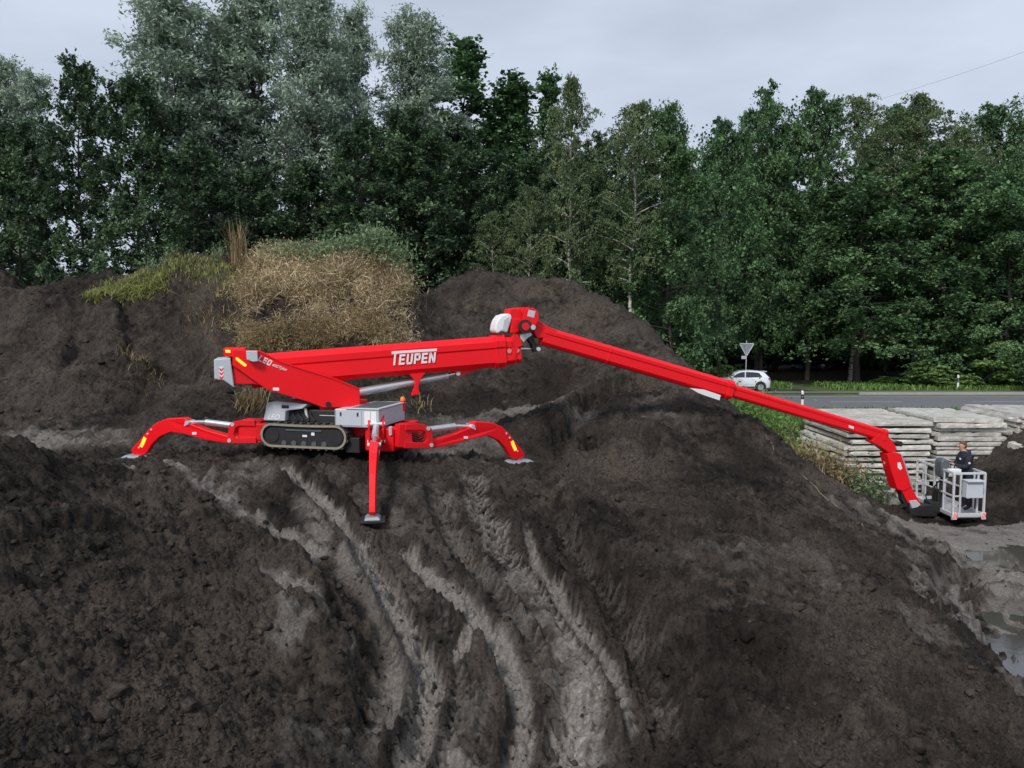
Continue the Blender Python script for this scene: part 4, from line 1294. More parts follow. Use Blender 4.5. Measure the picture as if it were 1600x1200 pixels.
for i in (0, 1):
    bbar('rail', bk(i, 0, .92), bk(i, 1, .92), .03)
cabi = MB().box(bk(.5, -.085, .86), ba * .27, bb * .055, UP * .23).build('equipment_box', M['grey'], bask, bevel=.012)
MB().box(bk(.5, -.105, 1.075), ba * .29, bb * .075, UP * .012).build('box_lid', M['alu'], cabi, bevel=.004)
for i in (.0, 1.0):
    pn = MB().box(bk(i + (.03 if i == 0 else -.03), -.03, .11), ba * .07, bb * .004, UP * .09).build('hazard_panel', M['white'], bask)
    mbs = MB()
    for k in range(3):
        c0_ = -.07 + k * .045
        ring = [bk(i + (.03 if i == 0 else -.03) + x_, -.0355, .11 + z_) for x_, z_ in ((c0_, -.08), (c0_ + .025, -.08), (c0_ + .07, .08), (c0_ + .045, .08))]
        mbs.prism(ring, [p + np.array([0, .003, 0]) for p in ring])
    mbs.build('hazard_stripe', M['red'], pn)
# upper console on the left rail
con = MB()
cc = bk(.06, .36, 0)
prof = [(.0, .94), (-.10, 1.02), (-.13, 1.25), (-.125, 1.42), (-.07, 1.49), (.05, 1.49), (.11, 1.43), (.13, 1.25), (.10, 1.02)]
con.prism([cc + ba * x_ / .82 + UP * z_ - bb * .09 for x_, z_ in prof], [cc + ba * x_ / .82 + UP * z_ + bb * .09 for x_, z_ in prof])
smooth_by_angle(con.build('control_console', M['dgrey'], bask, bevel=.03), 50)
MB().box(bk(.30, .30, 1.20), ba * .20, bb * .10, UP * .05).build('control_panel', M['white'], bask, bevel=.015)
for q in (.16, .24, .36):
    cyl('joystick', bk(q, .28, 1.24), bk(q, .28, 1.33), .014, M['black'], bask, 8)
bbar('console_post', bk(.04, .36, .1), bk(.04, .36, .95), .07, .07, 'black')
smooth_by_angle(MB().tube([bk(-.10, .3, .9), bk(-.22, .32, .75), bk(-.26, .34, .5), bk(-.16, .36, .28), bk(-.05, .4, .2)], .022, 8).build('hose_loop', M['black'], bask))
smooth_by_angle(MB().tube([bk(-.08, .42, .55), bk(-.22, .44, .62), bk(-.34, .46, .45), bk(-.25, .46, .22), bk(-.1, .44, .15)], .018, 8).build('hose_loop', M['black'], bask))
MB().box(bk(-.16, .40, .17), ba * .20, bb * .10, UP * .16).build('rotator_housing', M['black'], bask, bevel=.03)
MB().box(bk(-.05, .40, .40), ba * .05, bb * .09, UP * .26).build('mount_plate', M['black'], bask, bevel=.02)
rot_c = bk(-.34, .38, .1)
jp = BPL.at(*z4([(1120, 890)])[0])
MB().bar(jp - ba * .05, rot_c + ba * .2, .16, .2).build('mount_arm', M['black'], bask, bevel=.02)
# ------------------------------------------------------------------ stacks of concrete slabs
def concrete_material(name, a_, b_):
    m, n, l, b = new_mat(name)
    t = n.new('ShaderNodeTexCoord')
    oi = n.new('ShaderNodeObjectInfo')
    ad = n.new('ShaderNodeVectorMath'); ad.operation = 'ADD'
    cx_ = n.new('ShaderNodeCombineXYZ')
    mu = n.new('ShaderNodeMath'); mu.operation = 'MULTIPLY'; mu.inputs[1].default_value = 50
    l.new(oi.outputs['Random'], mu.inputs[0]); l.new(mu.outputs[0], cx_.inputs[0]); l.new(mu.outputs[0], cx_.inputs[2])
    l.new(t.outputs['Object'], ad.inputs[0]); l.new(cx_.outputs[0], ad.inputs[1])
    a = n.new('ShaderNodeTexNoise'); a.inputs['Scale'].default_value = 2.2; a.inputs['Detail'].default_value = 10; a.inputs['Roughness'].default_value = 0.7
    l.new(ad.outputs[0], a.inputs['Vector'])
    r_ = n.new('ShaderNodeValToRGB')
    r_.color_ramp.elements[0].position = 0.33; r_.color_ramp.elements[0].color = (*a_, 1)
    r_.color_ramp.elements[1].position = 0.66; r_.color_ramp.elements[1].color = (*b_, 1)
    l.new(a.outputs['Fac'], r_.inputs['Fac'])
    hs = n.new('ShaderNodeHueSaturation')
    mr = n.new('ShaderNodeMapRange'); mr.inputs['To Min'].default_value = 0.72; mr.inputs['To Max'].default_value = 1.15
    l.new(oi.outputs['Random'], mr.inputs['Value']); l.new(mr.outputs['Result'], hs.inputs['Value'])
    l.new(r_.outputs['Color'], hs.inputs['Color']); l.new(hs.outputs['Color'], b.inputs['Base Color'])
    b.inputs['Roughness'].default_value = 0.9
    b.inputs['Specular IOR Level'].default_value = 0.2
    bp = n.new('ShaderNodeBump'); bp.inputs['Strength'].default_value = 0.5; bp.inputs['Distance'].default_value = 0.02
    l.new(a.outputs['Fac'], bp.inputs['Height']); l.new(bp.outputs['Normal'], b.inputs['Normal'])
    return m
M['slab'] = concrete_material('weathered_concrete', (0.33, 0.31, 0.275), (0.66, 0.635, 0.58))

def slab_mesh(name, lx, ly, th, rs):
    """thin slab with chipped, wavy edges"""
    nx, ny = 16, 14
    ring = []
    for k in range(nx): ring.append((-lx / 2 + lx * k / nx, -ly / 2))
    for k in range(ny): ring.append((lx / 2, -ly / 2 + ly * k / ny))
    for k in range(nx): ring.append((lx / 2 - lx * k / nx, ly / 2))
    for k in range(ny): ring.append((-lx / 2, ly / 2 - ly * k / ny))
    top, mid_, bot = [], [], []
    for (x_, y_) in ring:
        chip = rs.random()
        inw = .03 + (.10 if chip < .10 else 0) + rs.uniform(0, .018)
        s = 1 - inw / max(lx, ly)
        sag = .006 * math.sin(x_ * 1.7 + lx) + rs.uniform(-.004, .004)
        top.append((x_ * s, y_ * s, th / 2 + sag * .5 - (.03 if chip < .10 else 0)))
        w = rs.uniform(-.012, .012)
        mid_.append((x_ + w, y_ + w, sag * .5))
        bot.append((x_ * (1 - rs.uniform(0, .03) / lx), y_, -th / 2 + sag * .5))
    mb = MB().loft([bot, mid_, top])
    me = bpy.data.meshes.new(name)
    me.from_pydata(mb.v, [], mb.f)
    me.materials.append(M['slab'])
    fix_normals(me)
    return me
rs = random.Random(5)
SLABS = [slab_mesh('concrete_plate', lx, 3.1, th, rs) for lx, th in ((3.3, .13), (3.15, .11), (3.4, .135), (2.9, .12), (3.2, .10), (3.0, .125))]
def slab_stack(u0, u1, front_y, depth, top_v, n, lab, grp, lean, extras=()):
    """slabs piled between the picture columns u0..u1 with their near edge at front_y"""
    xa, xb = P(u0, 700, front_y)[0], P(u1, 700, front_y)[0]
    zt = P((u0 + u1) / 2, top_v, front_y)[2]
    cx, wid = (xa + xb) / 2, xb - xa
    z0 = float(ground_z(cx, front_y + 1.4)[0]) - .06
    step = (zt - z0) / n
    for k in range(n):
        me = SLABS[(k * 5 + rs.randrange(6)) % 6]
        o = bpy.data.objects.new('concrete_plate', me)
        link(o)
        f = k / (n - 1)
        lxm = {0: 3.3, 1: 3.15, 2: 3.4, 3: 2.9, 4: 3.2, 5: 3.0}[SLABS.index(me)]
        dx = lean(f) + rs.uniform(-.10, .10)
        sx = wid / lxm * rs.uniform(.95, 1.03)
        o.scale = (sx, depth / 3.1, 1)
        o.location = (cx + dx, front_y + depth / 2 + rs.uniform(-.07, .10), z0 + step * (k + .5))
        o.rotation_euler = (rs.uniform(-.006, .006), rs.uniform(-.012, .012), rs.uniform(-.035, .035))
        if k == n - 1:
            tag(o, lab[1], 'concrete plate', grp)
        elif k == 0:
            tag(o, lab[2], 'concrete plate', grp)
        else:
            tag(o, lab[0], 'concrete plate', grp)
    return z0
zs1 = slab_stack(1316, 1450, 22.6, 3.5, 658, 14,
           ('weathered concrete slab in the middle of the pile beside the dry weeds', 'topmost broad concrete slab of the pile beside the dry weeds', 'lowest concrete slab of the pile beside the dry weeds'),
           'concrete slabs piled beside the weeds', lambda f: .32 * (f - .45))
slab_stack(1463, 1570, 23.0, 2.9, 654, 14,
           ('weathered concrete slab in the middle of the pile behind the standing worker', 'topmost concrete slab of the pile behind the standing worker', 'lowest concrete slab of the pile behind the standing worker'),
           'concrete slabs piled behind the worker', lambda f: .10 * (f - .5))
slab_stack(1590, 1690, 23.2, 3.0, 650, 13,
           ('weathered concrete slab in the pile next to the dark cone heap', 'topmost concrete slab of the pile next to the dark cone heap', 'lowest concrete slab of the pile next to the dark cone heap'),
           'concrete slabs piled by the cone heap', lambda f: .12 * (f - .5))
# broken plates leaning out of the first pile to the left
for k in range(6):
    o = link(bpy.data.objects.new('concrete_plate', SLABS[k]))
    o.scale = (.36, .6, 1)
    p_ = P(1292 + 4 * (k % 3), 700, 23.8 + .25 * (k % 2))
    o.location = (p_[0], p_[1] + .4, zs1 + .75 + .15 * k)
    o.rotation_euler = (0, rs.uniform(.02, .10), rs.uniform(-.2, .2))
    tag(o, 'short broken concrete slab jutting out of the pile towards the dry weeds', 'concrete plate', 'broken slabs at the pile end')
# pale blocks at the foot
for k, (u, v, d_, w_, h_) in enumerate(((1345, 752, 22.2, .9, .34), (1392, 748, 22.3, .75, .40), (1592, 694, 22.4, .34, .22))):
    p_ = P(u, v, d_)
    gz = float(ground_z(p_[0], p_[1])[0]) if k < 2 else p_[2] - .2
    mb = MB()
    rr_ = random.Random(k)
    ringb = [(p_[0] + w_ * (a * .5 + rr_.uniform(-.04, .04)), p_[1] + .3 * b + rr_.uniform(-.03, .03), gz - .05) for a, b in ((-1, -1), (-.2, -1.1), (.5, -1), (1, -.9), (1, .8), (0, 1), (-1, .9))]
    ringm = [(x_ + rr_.uniform(-.04, .04), y_ + rr_.uniform(-.03, .03), gz + h_ * .6) for x_, y_, _ in ringb]
    ringt = [(x_ * .94 + p_[0] * .06, y_ * .94 + p_[1] * .06, gz + h_ + rr_.uniform(-.05, .04)) for x_, y_, _ in ringb]
    tag(mb.loft([ringb, ringm, ringt]).build('concrete_block', M['slab'], None, bevel=.015), 
        ('wider low concrete block at the foot of the slab pile by the weeds', 'taller squarish concrete block beside the low one at the slab pile', 'pale rough concrete lump lying before the pile by the dark cone heap')[k], 'concrete block',
        'concrete blocks under the slab pile' if k < 2 else None)

# ------------------------------------------------------------------ white hatchback on the side street
def make_car():
    M['carwhite'] = simple('white_car_paint', (0.74, 0.77, 0.82), 0.25, 0, 0.02, 2, coat=0.6)
    M['glass'] = simple('car_glass', (0.03, 0.035, 0.045), 0.05, 0, 0.05, 2)
    M['rim'] = simple('alloy_rim', (0.6, 0.62, 0.65), 0.3, 0.7)
    M['tail'] = simple('tail_lamp', (0.30, 0.015, 0.02), 0.2)
    cpos = P(1156, 612, 56.5)
    loc = np.array([cpos[0] - .0, 56.5, 0.0])
    car = empty('car', loc, 'white hatchback passing on the side street beyond the red arm', 'car')
    hd = R(172)
    e = np.array([math.cos(hd), math.sin(hd), 0]); s = np.array([-e[1], e[0], 0])
    def W(x_, y_, z_):
        return loc + e * x_ + s * y_ + UP * (z_ - .01)
    # stations front -> rear: x, half width low, half width top, z bottom, belt, roof
    low = [(2.02, .55, .30, .62), (1.95, .72, .22, .74), (1.6, .82, .18, .84), (1.0, .86, .18, .93), (.4, .87, .18, .96), (-.5, .88, .18, .99), (-1.2, .87, .19, 1.02), (-1.7, .84, .22, 1.04), (-1.96, .76, .28, 1.02), (-2.04, .66, .36, .92)]
    mb = MB()
    rings = []
    for x_, hw, zb, zt in low:
        rings.append([W(x_, -hw * .9, zb), W(x_, -hw, zb + (zt - zb) * .35), W(x_, -hw * .985, zb + (zt - zb) * .7), W(x_, -hw * .90, zt), W(x_, -hw * .45, zt + .03), W(x_, hw * .45, zt + .03), W(x_, hw * .90, zt), W(x_, hw * .985, zb + (zt - zb) * .7), W(x_, hw, zb + (zt - zb) * .35), W(x_, hw * .9, zb)])
    body = smooth_by_angle(mb.loft(rings).build('body', M['carwhite'], car), 40)
    cab = [(1.02, .74, .70, .95), (.55, .74, .62, 1.28), (.10, .75, .60, 1.46), (-.6, .75, .60, 1.50), (-1.3, .74, .58, 1.44), (-1.62, .73, .56, 1.36), (-1.95, .70, .62, 1.02)]
    rings = []
    for x_, hw, ht, zt in cab:
        zb = .94
        rings.append([W(x_, -hw, zb), W(x_, -(hw * .35 + ht * .65), zb + (zt - zb) * .75), W(x_, -ht * .9, zt), W(x_, 0, zt + .03), W(x_, ht * .9, zt), W(x_, (hw * .35 + ht * .65), zb + (zt - zb) * .75), W(x_, hw, zb)])
    smooth_by_angle(MB().loft(rings).build('roof', M['carwhite'], car), 40)
    for sg in (-1, 1):
        def pane(pts, nm):
            ring = []
            for x_, z_ in pts:
                f = (z_ - .94) / .5
                ring.append(W(x_, sg * (.765 - .125 * f), z_))
            MB().prism(ring, [p - s * sg * .02 for p in ring]).build(nm, M['glass'], car)
        pane([(.68, 1.0), (.30, 1.26), (.0, 1.37), (-.22, 1.39), (-.22, 1.0)], 'side_window')
        pane([(-.29, 1.0), (-.29, 1.39), (-.85, 1.385), (-1.22, 1.33), (-1.45, 1.05), (-1.2, 1.0)], 'side_window')
        pt = W(.72, sg * .90, 1.02)
        MB().box(pt, e * .07, s * .09, UP * .06).build('wing_mirror', M['carwhite'], car, bevel=.02)
        for wx in (1.28, -1.32):
            c = W(wx, sg * .80, .31)
            arch = disc('wheel_arch', W(wx, sg * .86, .36), s, .385, .06, M['black'], car, 28)
            ty = disc('wheel', c, s, .32, .20, M['black'], car, 28)
            disc('rim', c + s * sg * .10, s, .21, .02, M['rim'], ty, 20)
            for q in range(5):
                a = q * 2 * math.pi / 5 + .3
                dirv = e * math.cos(a) + UP * math.sin(a)
                MB().bar(c + s * sg * .112 + dirv * .05, c + s * sg * .112 + dirv * .20, .05, .012).build('spoke', M['dgrey'], ty)
        MB().box(W(-1.93, sg * .66, .93), e * .05, s * .16, UP * .07).build('tail_lamp', M['tail'], car, bevel=.02)
        MB().box(W(1.90, sg * .60, .68), e * .08, s * .13, UP * .06).build('headlight', M['glass'], car, bevel=.02)
        MB().box(W(.0, sg * .885, .30), e * 1.0, s * .01, UP * .05).build('sill', M['black'], car, bevel=.01)
        for hx in (.15, -.75):
            MB().box(W(hx, sg * .885, .88), e * .08, s * .015, UP * .012).build('door_handle', M['carwhite'], car)
    ring = [W(.98, -.62, 1.0), W(.98, .62, 1.0), W(.50, .54, 1.28), W(.50, -.54, 1.28)]
    MB().prism([p + e * .03 + UP * .03 for p in ring], ring).build('windscreen', M['glass'], car)
    ring = [W(-1.9, -.58, 1.08), W(-1.9, .58, 1.08), W(-1.66, .50, 1.33), W(-1.66, -.50, 1.33)]
    MB().prism([p - e * .03 + UP * .015 for p in ring], ring).build('rear_window', M['glass'], car)
    MB().box(W(-1.66, 0, 1.42), e * .14, s * .52, UP * .02).build('roof_spoiler', M['carwhite'], car, bevel=.01)
    MB().box(W(-2.03, 0, .72), e * .02, s * .26, UP * .055).build('number_plate', M['white'], car)
    MB().box(W(-2.0, 0, .40), e * .05, s * .62, UP * .08).build('bumper', M['dgrey'], car, bevel=.02)
make_car()

# ------------------------------------------------------------------ give-way sign seen from behind, delineator posts
sp = P(1165, 612, 58.0)
sg = empty('road_sign', (sp[0], 58.0, -.02), 'grey back of a triangular give-way sign on a thin post behind the white car', 'road sign')
sx, sy = sp[0], 58.0
M['signback'] = simple('sign_back', (0.30, 0.33, 0.36), .5, .4, .1, 20)
cyl('post', (sx, sy + .05, -.1), (sx, sy + .05, 3.62), .04, M['alu'], sg, 10)
tz0, tz1 = P(0, 568.5, 58)[2] - 0, P(0, 535.5, 58)[2]
hw = .54
tz1 = P(1165, 537, 58)[2]; tz0 = P(1165, 556, 58)[2]
tri = [(sx - hw, tz1), (sx + hw, tz1), (sx, tz0)]
pl_ = MB().prism([(x_, sy, z_) for x_, z_ in tri], [(x_, sy + .02, z_) for x_, z_ in tri]).build('sign_plate', M['signback'], sg)
for a, b in ((0, 1), (1, 2), (2, 0)):
    MB().bar((tri[a][0], sy - .012, tri[a][1]), (tri[b][0], sy - .012, tri[b][1]), .02, .075).build('frame', M['alu'], pl_)
MB().bar((sx, sy - .03, tz1), (sx, sy - .03, tz0), .03, .06).build('clamp_rail', M['alu'], pl_)
MB().box((sx - .20, sy, P(1160, 558.5, 58)[2]), (.18, 0, 0), (0, .01, 0), (0, 0, .12)).build('small_plate', M['alu'], sg, bevel=.004)

def delineator(u, v_base, v_top, d_, lab):
    p_ = P(u, v_base, d_)
    h = P(u, v_top, d_)[2] - p_[2]
    t = empty('delineator_post', p_, lab, 'delineator post')
    w = .07
    def ring(z, k=1.0):
        return [(p_[0] + w * a * k, p_[1] + w * .8 * b * k, p_[2] + z) for a, b in ((-1, -1), (1, -1), (.5, 1), (-.5, 1))]
    MB().loft([ring(-.1), ring(h - .08), [(x_, y_, z_ + (.05 if i > 1 else 0)) for i, (x_, y_, z_) in enumerate(ring(h - .02, .9))]]).build('shaft', M['white'], t, bevel=.008)
    MB().prism(ring(h * .50, 1.12), ring(h * .80, 1.12)).build('black_band', M['black'], t)
    MB().box((p_[0], p_[1] - w * .87, p_[2] + h * .655), (.014, 0, 0), (0, .006, 0), (0, 0, h * .05)).build('reflector', M['alu'], t)
    return t
delineator(1253, 636, 611, 42.3, 'white delineator post with black band on the near verge against the asphalt')
delineator(1496, 609, 586, 57.2, 'white delineator post with black band before the roadside bushes')

# ------------------------------------------------------------------ overhead wires far behind the trees
def wire(name, a, b, sag, lab):  # slack
    pts = [np.asarray(a) * (1 - t) + np.asarray(b) * t - UP * sag * 4 * t * (1 - t) for t in np.linspace(0, 1, 24)]
    tag(MB().tube(pts, .018, 5).build(name, M['wire']), lab, 'power line')
M['wire'] = simple('grey_wire', (0.20, 0.21, 0.23), .6)
wire('power_line', P(1180, 205, 120), P(1720, 36, 95), 1.0, 'thin overhead wire crossing the sky high above the right wood')
wire('power_line', P(1380, 225, 120), P(1720, 96, 95), 0.8, 'thin overhead wire running lower, just above the tree tops')

# ------------------------------------------------------------------ the worker in the basket
def make_person(foot, face):
    M['navy'] = simple('navy_cloth', (0.013, 0.015, 0.028), .85, 0, .3, 14, bump=.3)
    M['trousers'] = simple('dark_work_trousers', (0.012, 0.013, 0.020), .9, 0, .3, 14, bump=.3)
    M['skin'] = simple('skin', (0.50, 0.27, 0.19), .55, 0, .08, 20)
    M['hair'] = simple('short_brown_hair', (0.11, 0.065, 0.04), .8, 0, .3, 60, bump=.4)
    M['shoe'] = simple('black_shoe', (0.015, 0.015, 0.015), .5)
    f = np.array([math.cos(face), math.sin(face), 0]); s = np.array([-f[1], f[0], 0])
    foot = np.asarray(foot, float)
    PK = 1.05
    def W(a, b, z):
        return foot + (f * a + s * b + UP * z) * PK
    J = {}
    K = 1.0
    verts, edges, rad = [], [], []
    def j(name, a, b, z, r, r2=None, to=None):
        J[name] = len(verts); verts.append((W(a, b, z) - foot) * K); rad.append((r * PK, (r2 or r) * PK))
        if to: edges.append((J[to], J[name]))
    j('pelvis', 0, 0, .98, .155, .175)
    j('belly', .03, 0, 1.14, .155, .180, 'pelvis')
    j('chest', .07, 0, 1.32, .160, .205, 'belly')
    j('collar', .10, 0, 1.46, .105, .14, 'chest')
    j('neck', .13, 0, 1.53, .058, .058, 'collar')
    j('jaw', .17, 0, 1.60, .066, .062, 'neck')
    j('brow', .175, 0, 1.69, .085, .072, 'jaw')
    j('crown', .16, 0, 1.745, .060, .055, 'brow')
    for sd_, n_ in ((1, 'L'), (-1, 'R')):
        j('sh' + n_, .08, sd_ * .19, 1.43, .092, None, 'collar')
        j('ua' + n_, .11, sd_ * .235, 1.28, .082, None, 'sh' + n_)
        j('el' + n_, .17, sd_ * .25, 1.15, .070, None, 'ua' + n_)
        j('fa' + n_, .31, sd_ * .22, 1.17, .060, None, 'el' + n_)
        j('wr' + n_, .44, sd_ * .19, 1.22, .034, None, 'fa' + n_)
        j('pa' + n_, .50, sd_ * .185, 1.245, .034, .024, 'wr' + n_)
        j('hp' + n_, .0, sd_ * .10, .90, .105, None, 'pelvis')
        j('th' + n_, .02, sd_ * .115, .70, .088, None, 'hp' + n_)
        j('kn' + n_, .03, sd_ * .12, .50, .066, None, 'th' + n_)
        j('ca' + n_, .0, sd_ * .125, .33, .066, None, 'kn' + n_)
        j('an' + n_, -.01, sd_ * .13, .10, .050, None, 'ca' + n_)
        j('to' + n_, .14, sd_ * .14, .045, .045, None, 'an' + n_)
        for q in range(4):
            dl = (.062, .075, .078, .068)[q]
            y_ = sd_ * .185 + (q - 1.5) * .019
            j(f'f1{n_}{q}', .525, y_, 1.252, .0095, None, 'pa' + n_)
            j(f'f2{n_}{q}', .525 + dl * .6, y_, 1.245, .0088, None, f'f1{n_}{q}')
            j(f'f3{n_}{q}', .525 + dl * .75, y_, 1.245 - dl * .45, .008, None, f'f2{n_}{q}')
        j('t1' + n_, .47, sd_ * .185 - sd_ * .035, 1.235, .011, None, 'wr' + n_)
        j('t2' + n_, .515, sd_ * .185 - sd_ * .05, 1.222, .0095, None, 't1' + n_)
    me = bpy.data.meshes.new('person_skeleton')
    me.from_pydata([v.tolist() for v in verts], edges, [])
    ob = link(bpy.data.objects.new('person_skeleton', me))
    sk = ob.modifiers.new('skin', 'SKIN'); sk.use_smooth_shade = True
    for i, r in enumerate(rad):
        me.skin_vertices[0].data[i].radius = r
    me.skin_vertices[0].data[0].use_root = True
    sb = ob.modifiers.new('sub', 'SUBSURF'); sb.levels = 2; sb.render_levels = 2
    dg = bpy.context.evaluated_depsgraph_get()
    bmesh_ = bpy.data.meshes.new_from_object(ob.evaluated_get(dg))
    bpy.data.objects.remove(ob)
    bmesh_.materials.clear()
    for m_ in ('navy', 'trousers', 'skin', 'shoe'):
        bmesh_.materials.append(M[m_])
    for p_ in bmesh_.polygons:
        c = np.array(p_.center) / PK
        a, z_ = c.dot(f), c[2]
        k = 0
        if z_ < .10 or (z_ < .13 and a > .03): k = 3
        elif z_ < .93: k = 1
        elif z_ > 1.535 or a > .445: k = 2
        p_.material_index = k
        p_.use_smooth = True
    body = link(bpy.data.objects.new('person', bmesh_))
    body.location = foot
    tag(body, 'worker in a dark navy hooded jacket standing in the basket with hands on the controls', 'person')
    def blob(nm, c, rx, ry, rz, mat, cut=None, n=14):
        mb = MB(); rings = []
        for i in range(1, n):
            th = math.pi * i / n
            rings.append([W(*(np.array(c) + np.array([rx * math.sin(th) * math.cos(a), ry * math.sin(th) * math.sin(a), -rz * math.cos(th)]))) for a in np.linspace(0, 2 * math.pi, 16, endpoint=False)])
        return smooth_by_angle(mb.loft(rings).build(nm, mat, body), 80)
    blob('hair', (.140, 0, 1.728), .088, .080, .062, M['hair'])
    blob('hair', (.10, 0, 1.665), .055, .074, .085, M['hair'])
    blob('nose', (.262, 0, 1.655), .022, .014, .024, M['skin'], n=8)
    for sd_ in (1, -1):
        blob('ear', (.155, sd_ * .076, 1.655), .022, .010, .034, M['skin'], n=8)
        blob('eye', (.243, sd_ * .030, 1.685), .010, .011, .008, M['white'], n=8)
        blob('eyebrow', (.246, sd_ * .031, 1.702), .008, .02, .005, M['hair'], n=8)
    blob('mouth', (.238, 0, 1.612), .010, .024, .006, simple('lips', (.42, .16, .13), .5), n=8)
    blob('hood', (.03, 0, 1.50), .085, .13, .075, M['navy'])
    blob('jacket_hem', (.0, 0, .93), .18, .205, .05, M['navy'])
    MB().box(W(.13, .33, 1.27), f * .022, s * .012, UP * .022).build('sleeve_badge', M['white'], body, bevel=.004)
    MB().box(W(.245, .10, 1.34), f * .008, s * .03, UP * .025).build('chest_badge', M['white'], body, bevel=.004)
    for z_ in (.36, .44):
        MB().box(W(.05, .19, z_), f * .015, s * .012, UP * .03).build('trouser_patch', M['white'], body, bevel=.004)
    return body
pp = P(1507, 800, 20.55)
flo = BASK0[2] + .081
make_person((pp[0], 20.5, flo), R(176))
# ------------------------------------------------------------------ trees
M['bark'] = simple('bark', (0.055, 0.047, 0.038), .95, 0, .35, 5, bump=.6)
def birch_bark():
    m, n, l, b = new_mat('birch_bark')
    t = n.new('ShaderNodeTexCoord')
    mpn = n.new('ShaderNodeMapping'); mpn.inputs['Scale'].default_value = (2, 2, 7)
    a = n.new('ShaderNodeTexNoise'); a.inputs['Scale'].default_value = 1.2; a.inputs['Detail'].default_value = 6
    l.new(t.outputs['Object'], mpn.inputs['Vector']); l.new(mpn.outputs['Vector'], a.inputs['Vector'])
    r_ = n.new('ShaderNodeValToRGB')
    r_.color_ramp.elements[0].position = 0.42; r_.color_ramp.elements[0].color = (0.06, 0.055, 0.05, 1)
    r_.color_ramp.elements[1].position = 0.54; r_.color_ramp.elements[1].color = (0.52, 0.49, 0.45, 1)
    l.new(a.outputs['Fac'], r_.inputs['Fac']); l.new(r_.outputs['Color'], b.inputs['Base Color'])
    b.inputs['Roughness'].default_value = .8
    return m
M['birch'] = birch_bark()
M['lf_alder'] = leafy('alder_leaves', (0.036, 0.066, 0.040), (0.165, 0.250, 0.130))
M['lf_willow'] = leafy('willow_leaves', (0.180, 0.240, 0.185), (0.420, 0.510, 0.400), .2)
M['lf_poplar'] = leafy('poplar_leaves', (0.045, 0.100, 0.046), (0.165, 0.285, 0.125))
M['lf_birch'] = leafy('birch_leaves', (0.065, 0.095, 0.048), (0.205, 0.265, 0.125))
M['lf_beech'] = leafy('beech_leaves', (0.038, 0.078, 0.042), (0.190, 0.320, 0.140))
M['lf_far_shade'] = leafy('shaded_wood_leaves', (0.010, 0.024, 0.011), (0.045, 0.085, 0.034), .15)  # near-black leaf colour holds the shade deep inside the wood
M['lf_bush'] = leafy('bush_leaves', (0.14, 0.24, 0.08), (0.38, 0.56, 0.20))

def leaves(c, nrm_up, size, asp, g, droop=0.0):
    """rhombic leaf faces around points c (n,3); returns verts, quads"""
    n = len(c)
    nr = g.normal(size=(n, 3)); nr[:, 2] += nrm_up
    nr /= np.linalg.norm(nr, axis=1)[:, None]
    d = g.normal(size=(n, 3)); d[:, 2] -= droop
    d -= nr * (d * nr).sum(1)[:, None]
    d /= np.linalg.norm(d, axis=1)[:, None] + 1e-9
    e = np.cross(nr, d)
    L = (size * g.uniform(.45, 1.55, n))[:, None]
    Wd = L * asp
    v = np.stack([c - d * L * .5, c + e * Wd * .5, c + d * L * .5, c - e * Wd * .5], 1).reshape(-1, 3)
    q = np.arange(4 * n).reshape(n, 4)
    return v, q

